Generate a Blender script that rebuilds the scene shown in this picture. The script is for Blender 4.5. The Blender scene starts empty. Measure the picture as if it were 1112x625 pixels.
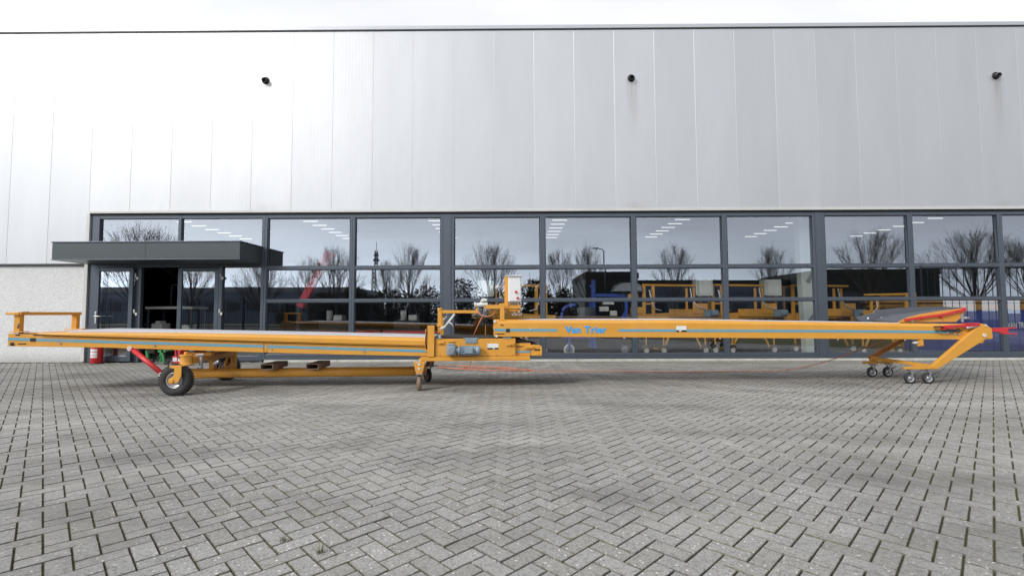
import bpy, bmesh, math, random
from mathutils import Vector, Matrix
random.seed(11)
R = math.radians
scn = bpy.context.scene
col = scn.collection

# ------------------------------------------------------------------ materials
def nt(name):
    m = bpy.data.materials.new(name); m.use_nodes = True
    t = m.node_tree
    for n in list(t.nodes): t.nodes.remove(n)
    out = t.nodes.new('ShaderNodeOutputMaterial')
    return m, t, out

class G:
    """tiny node-graph helper"""
    def __init__(s, t): s.t = t
    def n(s, typ, **kw):
        n = s.t.nodes.new(typ)
        for k, v in kw.items(): setattr(n, k, v)
        return n
    def link(s, a, b): s.t.links.new(a, b)
    def val(s, sock, v):
        if hasattr(v, 'node'): s.link(v, sock)
        else: sock.default_value = v
    def math(s, op, a, b=0.0, clamp=False):
        n = s.n('ShaderNodeMath', operation=op, use_clamp=clamp)
        s.val(n.inputs[0], a); s.val(n.inputs[1], b); return n.outputs[0]
    def noise(s, vec, scale, detail=4, rough=0.55, dims='3D'):
        n = s.n('ShaderNodeTexNoise', noise_dimensions=dims)
        if vec is not None: s.link(vec, n.inputs['Vector'])
        n.inputs['Scale'].default_value = scale; n.inputs['Detail'].default_value = detail
        n.inputs['Roughness'].default_value = rough
        return n.outputs['Fac']
    def ramp(s, fac, p0, p1, c0=(0,0,0,1), c1=(1,1,1,1)):
        n = s.n('ShaderNodeValToRGB'); s.link(fac, n.inputs[0])
        e = n.color_ramp.elements; e[0].position = p0; e[1].position = p1
        e[0].color = c0; e[1].color = c1; return n.outputs[0]
    def mix(s, fac, a, b, mode='MIX'):
        n = s.n('ShaderNodeMix', data_type='RGBA', blend_type=mode)
        s.val(n.inputs[0], fac); s.val(n.inputs[6], a); s.val(n.inputs[7], b); return n.outputs[2]
    def bump(s, h, strength=.3, dist=.01, normal=None):
        n = s.n('ShaderNodeBump'); s.link(h, n.inputs['Height'])
        n.inputs['Strength'].default_value = strength; n.inputs['Distance'].default_value = dist
        if normal is not None: s.link(normal, n.inputs['Normal'])
        return n.outputs[0]
    def coord(s, which='Object'): return s.n('ShaderNodeTexCoord').outputs[which]
    def pos(s): return s.n('ShaderNodeNewGeometry').outputs['Position']
    def sep(s, v):
        n = s.n('ShaderNodeSeparateXYZ'); s.link(v, n.inputs[0]); return n.outputs
    def scale(s, v, xyz):
        n = s.n('ShaderNodeVectorMath', operation='MULTIPLY'); s.link(v, n.inputs[0]); n.inputs[1].default_value = xyz
        return n.outputs[0]

def c4(c): return (c[0], c[1], c[2], 1.0)

def paint(name, colr, rough=.4, metal=0.0, dirt=.25, scale=3.0, bump=.0, spec=.5, coat=0.0, dirtcol=None, scratch=0.0):
    m, t, out = nt(name); g = G(t)
    b = g.n('ShaderNodeBsdfPrincipled'); g.link(b.outputs[0], out.inputs[0])
    co = g.pos()
    n1 = g.noise(co, scale, 6, .65); n2 = g.noise(co, scale*9, 4, .6)
    f = g.math('MULTIPLY', g.ramp(n1, .38, .72), dirt)
    dc = dirtcol or tuple(x*.55 for x in colr)
    cc = g.mix(f, c4(colr), c4(dc))
    cc = g.mix(g.math('MULTIPLY', g.ramp(n2, .5, .75), dirt*.5), cc, c4(tuple(x*.7 for x in colr)))
    if scratch:
        sc = g.noise(g.scale(co, (3,30,26)), 2.0, 5, .75)
        cc = g.mix(g.math('MULTIPLY', g.ramp(sc, .61, .66), scratch), cc, c4(tuple(x*.45+.05 for x in colr)))
        sp = g.noise(co, 46, 3, .6)
        cc = g.mix(g.math('MULTIPLY', g.ramp(sp, .68, .72), scratch*1.3), cc, (.10,.05,.025,1))
        bl = g.noise(g.scale(co, (.8,1,5)), 1.6, 5, .6)
        cc = g.mix(g.math('MULTIPLY', g.ramp(bl, .5, .7), scratch*.8), cc, c4(tuple(min(1,x*.9+.10) for x in colr)))
    g.link(cc, b.inputs['Base Color'])
    g.link(g.math('ADD', g.math('MULTIPLY', n2, .2), rough-.1), b.inputs['Roughness'])
    b.inputs['Metallic'].default_value = metal
    b.inputs['Specular IOR Level'].default_value = spec
    b.inputs['Coat Weight'].default_value = coat
    if bump: g.link(g.bump(n2, bump, .01), b.inputs['Normal'])
    return m

M = {}
M['orange'] = paint('orange_paint', (.72,.345,.046), .40, 0, .32, 2.5, dirtcol=(.50,.225,.04), scratch=.28)
M['orange_dark'] = paint('orange_paint_worn_shaded', (.46,.175,.018), .5, 0, .5, 3, dirtcol=(.14,.06,.02), scratch=.4)  # worn orange, darkened so undersides and far arm carry shade in their colour
M['blue_stripe'] = paint('blue_stripe', (.13,.36,.49), .45, 0, .35, 2.0, dirtcol=(.25,.36,.36))
M['blue_text'] = paint('blue_lettering', (.03,.40,.86), .4, 0, .05)
M['belt'] = paint('belt_rubber_pale', (.57,.57,.60), .6, 0, .3, 4)
M['dark_rubber'] = paint('dark_rubber', (.022,.022,.024), .75, 0, .4, 6, bump=.2, dirtcol=(.06,.055,.05))
M['skirt'] = paint('grey_rubber_skirt', (.10,.11,.13), .65, 0, .35, 5, dirtcol=(.16,.16,.16))
M['tyre'] = paint('tyre_rubber', (.028,.028,.03), .8, 0, .5, 10, bump=.3, dirtcol=(.09,.085,.08))
M['rim'] = paint('rim_silver', (.55,.56,.57), .35, .7, .2, 8)
M['steel'] = paint('bare_steel', (.42,.43,.45), .4, .8, .3, 8)
M['rust'] = paint('rusty_steel', (.33,.23,.165), .7, .2, .6, 9, bump=.3, dirtcol=(.12,.075,.05))
M['red'] = paint('red_paint', (.62,.035,.045), .38, 0, .2, 4)
M['ext_red'] = paint('extinguisher_red', (.55,.02,.025), .25, 0, .1, 4)
M['motor'] = paint('motor_grey', (.24,.31,.37), .45, 0, .3, 8)
M['white'] = paint('white_enamel', (.78,.79,.79), .35, 0, .1, 5)
M['offwhite'] = paint('pale_plastic', (.68,.68,.64), .4, 0, .15, 6)
M['black'] = paint('black_plastic', (.015,.015,.016), .45, 0, .1, 5)
M['frame'] = paint('anthracite_frame', (.088,.106,.132), .33, .25, .12, 1.2)
M['frame_dark'] = paint('anthracite_dark', (.02,.024,.028), .5, 0, .1, 2)  # darker anthracite for flashing, canopy joint and machine stands
M['canopy'] = paint('canopy_grey', (.062,.078,.082), .42, .2, .15, .8)
M['coping'] = paint('coping_silver', (.52,.54,.57), .4, .4, .1, .6)
M['drip'] = paint('drip_profile', (.62,.62,.60), .45, .1, .3, .9, dirtcol=(.40,.38,.35))
M['shadow_line'] = paint('painted_shadow_line', (.015,.015,.017), .6, 0, .1, 2)  # near-black paint for strips that stand in for shadow lines
M['kerb'] = paint('pale_concrete', (.62,.62,.58), .8, 0, .55, 3.0, bump=.2, dirtcol=(.35,.35,.27))
M['green'] = paint('green_paint', (.035,.26,.07), .4, 0, .3, 6)
M['blue_machine'] = paint('blue_paint', (.035,.085,.42), .4, 0, .3, 4)
M['hull_blue'] = paint('blue_sheet', (.026,.050,.30), .45, 0, .3, 2)
M['cable'] = paint('orange_cable', (.62,.21,.115), .55, 0, .3, 5)
M['hall_floor'] = paint('hall_floor', (.24,.25,.245), .4, 0, .4, .8)
M['hall_wall'] = paint('hall_wall', (.22,.23,.24), .7, 0, .2, .5)
M['hall_ceiling'] = paint('hall_ceiling', (.22,.235,.26), .6, 0, .2, .5)
M['column'] = paint('column_pale', (.62,.68,.66), .5, 0, .15, 1.0)
M['bark'] = paint('bark', (.105,.088,.072), .9, 0, .6, 3, dirtcol=(.03,.026,.022))
M['bush'] = paint('bush_leaf', (.045,.046,.028), .8, 0, .7, 1.2, dirtcol=(.050,.034,.022))
M['fence'] = paint('fence_steel', (.05,.065,.085), .5, .3, .2, 2)
M['verge'] = paint('grass_verge', (.045,.055,.028), .9, 0, .7, .9, bump=.5, dirtcol=(.09,.085,.045))
M['road'] = paint('asphalt', (.05,.05,.052), .85, 0, .5, .8, bump=.2)
M['clad_blue'] = paint('hall_blue_grey', (.14,.18,.24), .55, 0, .2, .4)
M['clad_dark'] = paint('hall_dark_green', (.020,.026,.022), .6, 0, .3, .4)
M['clad_grey'] = paint('hall_grey', (.25,.27,.31), .55, 0, .2, .4)
M['win_far'] = paint('far_window', (.03,.04,.055), .15, 0, .1, 1)
M['timber'] = paint('timber_yellow', (.50,.26,.06), .6, 0, .4, 2)

def emit(name, colr, s):
    m, t, out = nt(name); g = G(t)
    e = g.n('ShaderNodeEmission'); e.inputs[0].default_value = c4(colr); e.inputs[1].default_value = s
    g.link(e.outputs[0], out.inputs[0]); return m
M['tube'] = emit('lit_tube', (1,.98,.94), 1.0)

def glass():
    m, t, out = nt('coated_glass'); g = G(t)
    gl = g.n('ShaderNodeBsdfGlossy'); gl.inputs['Roughness'].default_value = 0.0
    gl.inputs['Color'].default_value = (.88,.925,1.0,1)
    tr = g.n('ShaderNodeBsdfTransparent'); tr.inputs['Color'].default_value = (.96,.98,.97,1)
    lw = g.n('ShaderNodeLayerWeight'); lw.inputs['Blend'].default_value = .5
    f = g.math('ADD', .285, g.math('MULTIPLY', g.math('POWER', lw.outputs['Facing'], 4.0), .6))
    b = g.bump(g.noise(g.pos(), .45, 0, .4), .012, .02)
    g.link(b, gl.inputs['Normal'])
    mx = g.n('ShaderNodeMixShader'); g.link(f, mx.inputs[0]); g.link(tr.outputs[0], mx.inputs[1]); g.link(gl.outputs[0], mx.inputs[2])
    g.link(mx.outputs[0], out.inputs[0]); return m
M['glass'] = glass()

def cladding_mat():
    m, t, out = nt('ribbed_metal_cladding'); g = G(t)
    b = g.n('ShaderNodeBsdfPrincipled'); g.link(b.outputs[0], out.inputs[0])
    p = g.pos(); x, y, z = g.sep(p)
    # panel index -> slight tone differences from batch to batch
    idx = g.math('FLOOR', g.math('DIVIDE', g.math('ADD', x, 12.97), 1.0355))
    wn = g.n('ShaderNodeTexWhiteNoise', noise_dimensions='1D'); g.link(idx, wn.inputs['W'])
    tone = g.math('ADD', .97, g.math('MULTIPLY', wn.outputs['Value'], .06))
    n = g.noise(g.scale(p, (1.2,1,.25)), 1.1, 5, .6)
    tone = g.math('MULTIPLY', tone, g.math('ADD', .92, g.math('MULTIPLY', n, .16)))
    # rain streaks under the three spouts and along the drip edge
    st = None
    for sx in (-6.43, 3.02, 12.36):
        dx = g.math('ABSOLUTE', g.math('SUBTRACT', x, sx + .04))
        wv = g.math('SUBTRACT', 1.0, g.math('DIVIDE', dx, .20), True)
        zf = g.math('DIVIDE', g.math('SUBTRACT', z, 5.4), 1.8, True)
        up = g.math('LESS_THAN', z, 7.2)
        s_ = g.math('MULTIPLY', g.math('MULTIPLY', wv, g.math('POWER', zf, 1.3)), up)
        # a little rust where the streak meets the drip edge
        s2 = g.math('MULTIPLY', g.math('SUBTRACT', 1.0, g.math('DIVIDE', dx, .55), True),
                    g.math('SUBTRACT', 1.0, g.math('DIVIDE', g.math('SUBTRACT', z, 3.78), .30), True))
        s_ = g.math('ADD', s_, g.math('MULTIPLY', s2, .55), True)
        st = s_ if st is None else g.math('ADD', st, s_, True)
    sn = g.noise(g.scale(p, (22,1,.6)), 1.0, 4, .7)
    st = g.math('MULTIPLY', st, g.math('ADD', .15, g.math('MULTIPLY', g.ramp(sn, .35, .7), .7)))
    base = g.n('ShaderNodeCombineColor')
    g.link(g.math('MULTIPLY', tone, .555), base.inputs[0]); g.link(g.math('MULTIPLY', tone, .566), base.inputs[1]); g.link(g.math('MULTIPLY', tone, .584), base.inputs[2])
    cc = g.mix(g.math('MULTIPLY', st, .95), base.outputs[0], (.26,.20,.15,1))
    g.link(cc, b.inputs['Base Color'])
    b.inputs['Metallic'].default_value = .54
    b.inputs['Roughness'].default_value = .46
    rib = g.math('SINE', g.math('MULTIPLY', x, 2*math.pi/0.0863))
    big = g.noise(g.scale(p, (1,1,.5)), .8, 3, .5)
    h = g.math('ADD', g.math('MULTIPLY', rib, .00025), g.math('MULTIPLY', big, .02))
    g.link(g.bump(h, .7, 1.0), b.inputs['Normal'])
    return m
M['cladding'] = cladding_mat()

def pebble_mat():
    m, t, out = nt('washed_gravel_concrete'); g = G(t)
    b = g.n('ShaderNodeBsdfPrincipled'); g.link(b.outputs[0], out.inputs[0])
    p = g.pos()
    v = g.n('ShaderNodeTexVoronoi'); g.link(p, v.inputs['Vector']); v.inputs['Scale'].default_value = 55
    hs = g.sep(v.outputs['Color'])[0]
    cc = g.ramp(hs, .0, .9, (.60,.605,.60,1), (.79,.80,.795,1))
    big = g.noise(p, 1.3, 5, .6)
    cc = g.mix(g.math('MULTIPLY', g.ramp(big, .4, .75), .25), cc, (.50,.51,.515,1))
    z = g.sep(p)[2]
    low = g.math('SUBTRACT', 1.0, g.math('DIVIDE', z, .28), True)
    cc = g.mix(g.math('MULTIPLY', low, .45), cc, (.22,.22,.17,1))
    g.link(cc, b.inputs['Base Color']); b.inputs['Roughness'].default_value = .85
    g.link(g.bump(v.outputs['Distance'], .4, .012), b.inputs['Normal'])
    return m
M['pebble'] = pebble_mat()

def brick_mat():
    m, t, out = nt('concrete_paver'); g = G(t)
    b = g.n('ShaderNodeBsdfPrincipled'); g.link(b.outputs[0], out.inputs[0])
    p = g.pos()
    a = g.n('ShaderNodeAttribute', attribute_name='tone'); tone = g.sep(a.outputs['Vector'])[0]
    hue = g.sep(a.outputs['Vector'])[1]; edge = g.sep(a.outputs['Vector'])[2]
    cc = g.mix(tone, (.288,.288,.278,1), (.430,.428,.414,1))
    cc = g.mix(g.math('MULTIPLY', hue, .35), cc, (.27,.245,.205,1))
    # grain: dark pits and pale aggregate
    f1 = g.noise(p, 95, 4, .75); f2 = g.noise(p, 34, 5, .7)
    cc = g.mix(g.math('MULTIPLY', g.ramp(f1, .50, .68), .8), cc, (.47,.46,.42,1))
    f3 = g.noise(g.scale(p, (1.03,.97,1)), 120, 3, .7)
    cc = g.mix(g.math('MULTIPLY', g.ramp(f3, .50, .66), .7), cc, (.085,.082,.074,1))
    cc = g.mix(g.math('MULTIPLY', g.ramp(f2, .48, .72), .6), cc, (.080,.077,.068,1))
    v = g.n('ShaderNodeTexVoronoi'); g.link(p, v.inputs['Vector']); v.inputs['Scale'].default_value = 42
    vr = g.sep(v.outputs['Color'])[1]
    spot = g.math('MULTIPLY', g.math('LESS_THAN', v.outputs['Distance'], .24), g.math('GREATER_THAN', vr, .78))
    cc = g.mix(g.math('MULTIPLY', spot, .85), cc, (.72,.71,.66,1))
    # large weathering: damp darker patches, dusty paler ones, drag marks
    n1 = g.noise(g.scale(p, (.55,1.0,1)), .9, 6, .62)
    cc = g.mix(g.math('MULTIPLY', g.ramp(n1, .47, .66), .60), cc, (.115,.113,.105,1))
    n2 = g.noise(g.scale(p, (.35,1.3,1)), .8, 5, .6)
    cc = g.mix(g.math('MULTIPLY', g.ramp(n2, .52, .70), .55), cc, (.40,.39,.36,1))
    # wide turning circles left by tyres (dust worn off)
    x, y, z = g.sep(p)
    for (cx, cy, r0, w, k) in ((-7.5,13.5,8.6,.22,.34),(-7.5,13.5,8.0,.16,.26),(6.5,12.6,6.35,.28,.30),(6.5,12.6,5.6,.3,.30),(1.0,-3.0,7.6,.25,.18)):
        d = g.math('SQRT', g.math('ADD', g.math('POWER', g.math('SUBTRACT', x, cx), 2.0), g.math('POWER', g.math('SUBTRACT', y, cy), 2.0)))
        ring = g.math('SUBTRACT', 1.0, g.math('DIVIDE', g.math('ABSOLUTE', g.math('SUBTRACT', d, r0)), w), True)
        brk = g.ramp(g.noise(p, 1.7, 4, .6), .34, .55)
        cc = g.mix(g.math('MULTIPLY', g.math('MULTIPLY', ring, brk), k*2.2), cc, (.45,.44,.41,1))
    # broken paler band across the middle of the yard
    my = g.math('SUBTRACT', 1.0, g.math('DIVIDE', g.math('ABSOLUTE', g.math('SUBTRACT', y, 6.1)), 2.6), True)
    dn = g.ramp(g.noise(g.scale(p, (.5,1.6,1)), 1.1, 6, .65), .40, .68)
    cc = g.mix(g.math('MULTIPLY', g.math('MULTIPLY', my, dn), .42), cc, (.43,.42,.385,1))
    # green film and dirt close to the building
    near = g.math('DIVIDE', g.math('SUBTRACT', y, 10.4), 1.4, True)
    nn = g.ramp(g.noise(p, 1.6, 5, .65), .3, .7)
    cc = g.mix(g.math('MULTIPLY', g.math('MULTIPLY', near, nn), .6), cc, (.30,.285,.21,1))
    en = g.noise(p, 26, 3, .6)
    cc = g.mix(g.math('MULTIPLY', edge, g.math('ADD', .42, g.math('MULTIPLY', g.ramp(en, .35, .65), .45))), cc, g.mix(g.ramp(g.noise(p, 1.1, 4, .6), .42, .62), (.080,.077,.066,1), (.115,.108,.050,1)))
    g.link(cc, b.inputs['Base Color'])
    b.inputs['Roughness'].default_value = .82; b.inputs['Specular IOR Level'].default_value = .35
    hh = g.math('ADD', g.math('MULTIPLY', f1, .5), f2)
    g.link(g.bump(hh, .45, .006), b.inputs['Normal'])
    return m
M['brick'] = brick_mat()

def joint_mat():
    m, t, out = nt('mossy_joint_sand'); g = G(t)
    b = g.n('ShaderNodeBsdfPrincipled'); g.link(b.outputs[0], out.inputs[0])
    p = g.pos()
    n1 = g.noise(p, 2.2, 5, .65); n2 = g.noise(p, 60, 4, .7)
    x, y, z = g.sep(p)
    cc = g.ramp(n2, .3, .75, (.022,.020,.014,1), (.115,.10,.066,1))
    bias = g.math('ADD', n1, g.math('MULTIPLY', g.math('ABSOLUTE', x), .02))
    cc = g.mix(g.math('MULTIPLY', g.ramp(bias, .42, .62), .85), cc, (.10,.092,.026,1))
    g.link(cc, b.inputs['Base Color']); b.inputs['Roughness'].default_value = .95
    g.link(g.bump(n2, .6, .01), b.inputs['Normal'])
    return m
M['joint'] = joint_mat()
def ground_mat():
    m, t, out = nt('yard_ground'); g = G(t)
    b = g.n('ShaderNodeBsdfPrincipled'); g.link(b.outputs[0], out.inputs[0])
    p = g.pos(); n1 = g.noise(p, .35, 6, .6); n2 = g.noise(p, 9, 4, .7)
    cc = g.ramp(n1, .35, .7, (.15,.148,.138,1), (.25,.246,.232,1))
    cc = g.mix(g.math('MULTIPLY', g.ramp(n2, .5, .7), .4), cc, (.10,.10,.09,1))
    g.link(cc, b.inputs['Base Color']); b.inputs['Roughness'].default_value = .9
    return m
M['ground'] = ground_mat()

# ------------------------------------------------------------------ mesh builder
WHOLE = {'lettering','rail','cladding','cladding_backing','backing_wall','foliage','stem','crown','trunk','pale','rib','lattice','label','tyre','wheel','rim','inner_wall','label_print','drain_cap','board_layer','gantry','motor_barrel','drum_rim','window','entrance_frame'}
class MB:
    def __init__(s, tr=None): s.v = []; s.f = []; s.sm = []; s.rng = []; s.tr = tr
    def add(s, vs, fs, smooth=False):
        o = len(s.v); s.rng.append((o, o+len(vs), len(s.f), len(s.f)+len(fs)))
        s.v += [s.tr(p) if s.tr else tuple(p) for p in vs]
        for f in fs: s.f.append(tuple(i+o for i in f)); s.sm.append(smooth)
    def box(s, x0, x1, y0, y1, z0, z1):
        s.add([(x0,y0,z0),(x1,y0,z0),(x1,y1,z0),(x0,y1,z0),(x0,y0,z1),(x1,y0,z1),(x1,y1,z1),(x0,y1,z1)],
              [(0,3,2,1),(4,5,6,7),(0,1,5,4),(1,2,6,5),(2,3,7,6),(3,0,4,7)])
    def bar(s, a, b, w, h, up=(0,0,1)):
        a = Vector(a); b = Vector(b); d = (b-a).normalized(); u = Vector(up)
        if abs(d.dot(u)) > .98: u = Vector((0,1,0))
        r = d.cross(u).normalized(); u = r.cross(d).normalized()
        vs = [tuple(q + r*(i*w/2) + u*(j*h/2)) for q in (a, b) for i, j in ((-1,-1),(1,-1),(1,1),(-1,1))]
        s.add(vs, [(0,1,2,3),(7,6,5,4),(0,4,5,1),(1,5,6,2),(2,6,7,3),(3,7,4,0)])
    def cyl(s, a, b, r, r2=None, n=20, caps=True):
        r2 = r if r2 is None else r2
        a = Vector(a); b = Vector(b); d = (b-a).normalized()
        u = Vector((0,0,1)) if abs(d.z) < .9 else Vector((1,0,0))
        e = d.cross(u).normalized(); u = e.cross(d)
        vs = []
        for q, rr in ((a, r), (b, r2)):
            for i in range(n):
                t = 2*math.pi*i/n; vs.append(tuple(q + e*(rr*math.cos(t)) + u*(rr*math.sin(t))))
        s.add(vs, [(i, (i+1)%n, n+(i+1)%n, n+i) for i in range(n)], True)
        if caps: s.add(vs, [tuple(range(n-1,-1,-1)), tuple(range(n,2*n))])
    def lathe(s, c, axis, prof, n=28, smooth=True):
        """prof: list of (radius, offset along axis)"""
        c = Vector(c); d = Vector(axis).normalized()
        u = Vector((0,0,1)) if abs(d.z) < .9 else Vector((1,0,0))
        e = d.cross(u).normalized(); u = e.cross(d)
        vs = []
        for r, o in prof:
            for i in range(n):
                t = 2*math.pi*i/n; vs.append(tuple(c + d*o + e*(r*math.cos(t)) + u*(r*math.sin(t))))
        fs = []
        for k in range(len(prof)-1):
            for i in range(n): fs.append((k*n+i, k*n+(i+1)%n, (k+1)*n+(i+1)%n, (k+1)*n+i))
        s.add(vs, fs, smooth)
    def tube(s, pts, r, n=6):
        pts = [Vector(p) for p in pts]; vs = []
        for k, p in enumerate(pts):
            d = (pts[min(k+1, len(pts)-1)] - pts[max(k-1, 0)]).normalized()
            u = Vector((0,0,1)) if abs(d.z) < .95 else Vector((1,0,0))
            e = d.cross(u).normalized(); u = e.cross(d)
            rr = r[k] if isinstance(r, (list, tuple)) else r
            for i in range(n):
                t = 2*math.pi*i/n; vs.append(tuple(p + e*(rr*math.cos(t)) + u*(rr*math.sin(t))))
        fs = [(k*n+i, k*n+(i+1)%n, (k+1)*n+(i+1)%n, (k+1)*n+i) for k in range(len(pts)-1) for i in range(n)]
        s.add(vs, fs, True)
        s.add(vs, [tuple(range(n-1,-1,-1)), tuple(range((len(pts)-1)*n, len(pts)*n))])
    def prism(s, poly, y0, y1):
        """poly of (x,z) extruded over y"""
        n = len(poly); vs = [(x,y0,z) for x, z in poly] + [(x,y1,z) for x, z in poly]
        s.add(vs, [tuple(range(n)), tuple(range(2*n-1, n-1, -1))] + [(i, n+i, n+(i+1)%n, (i+1)%n) for i in range(n)])
    def prism_x(s, poly, x0, x1):
        n = len(poly); vs = [(x0,y,z) for y, z in poly] + [(x1,y,z) for y, z in poly]
        s.add(vs, [tuple(range(n)), tuple(range(2*n-1, n-1, -1))] + [(i, n+i, n+(i+1)%n, (i+1)%n) for i in range(n)])
    def loft(s, secs):
        """secs: list of closed sections (equal counts of 3D points)"""
        n = len(secs[0]); vs = [p for sec in secs for p in sec]
        fs = [(k*n+i, k*n+(i+1)%n, (k+1)*n+(i+1)%n, (k+1)*n+i) for k in range(len(secs)-1) for i in range(n)]
        fs += [tuple(range(n-1,-1,-1)), tuple(range((len(secs)-1)*n, len(secs)*n))]
        s.add(vs, fs)
    def quad(s, *p): s.add(p, [tuple(range(len(p)))])
    def pieces(s):
        """groups of shapes that touch one another, each as a builder of its own"""
        bb = []
        for a, b, _, _ in s.rng:
            P = s.v[a:b]; bb.append([min(p[i] for p in P)-.004 for i in range(3)] + [max(p[i] for p in P)+.004 for i in range(3)])
        n = len(bb); root = list(range(n))
        def fd(i):
            while root[i] != i: i = root[i]
            return i
        for i in range(n):
            for j in range(i):
                if all(bb[i][k] <= bb[j][k+3] and bb[j][k] <= bb[i][k+3] for k in range(3)): root[fd(i)] = fd(j)
        grp = {}
        for i in range(n): grp.setdefault(fd(i), []).append(i)
        out = []
        for ids in grp.values():
            m = MB()
            for i in ids:
                a, b, c, d = s.rng[i]; o = len(m.v); m.v += s.v[a:b]
                for f, q in zip(s.f[c:d], s.sm[c:d]): m.f.append(tuple(k-a+o for k in f)); m.sm.append(q)
            out.append(m)
        return out
    def build(s, name, mat, parent=None, bevel=0.0, fix=True):
        if parent is not None and name not in WHOLE and 1 < len(s.rng) < 60:
            ps = s.pieces()
            if len(ps) > 1:
                return [p.build1(name, mat, parent, bevel, fix) for p in ps][0]
        return s.build1(name, mat, parent, bevel, fix)
    def build1(s, name, mat, parent=None, bevel=0.0, fix=True):
        me = bpy.data.meshes.new(name); me.from_pydata(s.v, [], s.f)
        for p, q in zip(me.polygons, s.sm): p.use_smooth = q
        if fix:
            bm = bmesh.new(); bm.from_mesh(me); bmesh.ops.remove_doubles(bm, verts=bm.verts, dist=1e-5)
            bmesh.ops.recalc_face_normals(bm, faces=bm.faces); bm.to_mesh(me); bm.free()
        me.materials.append(M[mat] if isinstance(mat, str) else mat)
        o = bpy.data.objects.new(name, me); col.objects.link(o)
        if parent: o.parent = parent
        if bevel:
            b = o.modifiers.new('edge', 'BEVEL'); b.width = bevel; b.segments = 2; b.limit_method = 'ANGLE'; b.angle_limit = R(40)
        return o

def thing(name, label, cat, loc=(0,0,0), rz=0.0, group=None):
    o = bpy.data.objects.new(name, None); col.objects.link(o); o.location = loc; o.rotation_euler = (0,0,rz)
    o.empty_display_size = .2
    o['label'] = label; o['category'] = cat
    if group: o['group'] = group
    return o
def tag(o, label, cat, group=None):
    o['label'] = label; o['category'] = cat
    if group: o['group'] = group
    return o
def struct(o): o['kind'] = 'structure'; return o
def copy_tree(o, parent=None):
    c = o.copy(); col.objects.link(c)
    if parent: c.parent = parent
    for ch in [x for x in o.children]: copy_tree(ch, c)
    return c

# ------------------------------------------------------------------ ground, paving
FY = 12.0                       # plane of the shop front
g_ = MB(); g_.quad((-600,-600,-.018),(600,-600,-.018),(600,600,-.018),(-600,600,-.018))
struct(g_.build('ground', 'ground', fix=False))
bed = MB(); bed.quad((-19,-1.5,-.0125),(19,-1.5,-.0125),(19,FY-.02,-.0125),(-19,FY-.02,-.0125))
struct(bed.build('paving_joints', 'joint', fix=False))

def paving():
    w = .105; gap = .0038; ch = .0030
    vs, fs, tone = [], [], []
    c45 = math.cos(R(45)); rnd = random.Random(5)
    def keep(x, y): return 1.0 < y < FY-.10 and abs(x) < 1.14*y + 2.6 and abs(x) < 17.5
    N = 190
    for i in range(-N, N):
        for j in range(-N, N):
            t = (i - j) % 4
            if t == 0: u0, v0, lu, lv = i, j, 2, 1
            elif t == 3: u0, v0, lu, lv = i, j, 1, 2
            else: continue
            cu, cv = (u0+lu/2)*w, (v0+lv/2)*w
            X = (cu-cv)*c45; Y = (cu+cv)*c45 + 6
            if not keep(X, Y): continue
            hu, hv = lu*w/2-gap, lv*w/2-gap
            dz = rnd.gauss(0, .0011); tx = rnd.gauss(0, .006); ty = rnd.gauss(0, .006); rot = R(45) + rnd.gauss(0, .004)
            cr, sr = math.cos(rot), math.sin(rot)
            b0 = len(vs)
            for (a, b_, z) in ((hu, hv, -.02), (hu, hv, -ch), (hu-ch, hv-ch, 0)):
                for su, sv in ((-1,-1),(1,-1),(1,1),(-1,1)):
                    pu, pv = su*a, sv*b_
                    vs.append((X + pu*cr - pv*sr, Y + pu*sr + pv*cr, z + dz + (pu*tx + pv*ty if z > -.01 else 0)))
            for k in (0, 4):
                for q in range(4): fs.append((b0+k+q, b0+k+(q+1)%4, b0+k+4+(q+1)%4, b0+k+4+q))
            fs.append((b0+8, b0+9, b0+10, b0+11))
            tn = min(1, max(0, rnd.gauss(.5, .16))); hu_ = rnd.random()**2
            tone += [(tn, hu_, 1.0)]*8 + [(tn, hu_, 0.0)]
    me = bpy.data.meshes.new('paving'); me.from_pydata(vs, [], fs)
    at = me.attributes.new('tone', 'FLOAT_VECTOR', 'FACE'); at.data.foreach_set('vector', [c for t in tone for c in t])
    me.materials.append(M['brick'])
    o = bpy.data.objects.new('paving', me); col.objects.link(o); struct(o)
paving()

# road and verge on the far side of the yard (seen mirrored in the glass)
v_ = MB(); v_.quad((-140,-40,-.006),(140,-40,-.006),(140,-7.6,-.006),(-140,-7.6,-.006))
struct(v_.build('grass_verge', 'verge', fix=False))
r_ = MB(); r_.quad((-140,-20,-.002),(140,-20,-.002),(140,-13.5,-.002),(-140,-13.5,-.002))
struct(r_.build('road', 'road', fix=False))

# ------------------------------------------------------------------ warehouse
bld = thing('warehouse', 'long silver metal-clad warehouse with a band of dark framed windows', 'building', (0, FY, 0))
TX = lambda p: (p[0], p[1]-FY, p[2])
XL, XR = -17.5, 17.5
TOPW = 3.80
mb = MB(TX)     # cladding panels with open joints between them, thick sheets
k = 0; x = -12.955 - 1.0355*5
while x < XR:
    x0, x1 = x + .0012, x + 1.0355 - .0012
    z0 = 2.50 if x1 < -10.80 else TOPW + .045
    if x0 < -10.85 < x1: mb.box(x0, -10.86, FY-.055, FY-.030, 2.50, TOPW+.045)
    c_ = .004
    mb.loft([[(x0,FY-.0528,z),(x0+c_,FY-.055,z),(x1-c_,FY-.055,z),(x1,FY-.0528,z)] for z in (z0, 8.53)])
    x += 1.0355
mb.box(XL,-10.86,FY-.0510,FY-.006,2.50,8.53); mb.box(-10.86,XR,FY-.0510,FY-.006,TOPW+.045,8.53)
mb.build('cladding', 'cladding', bld, fix=True)
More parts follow.
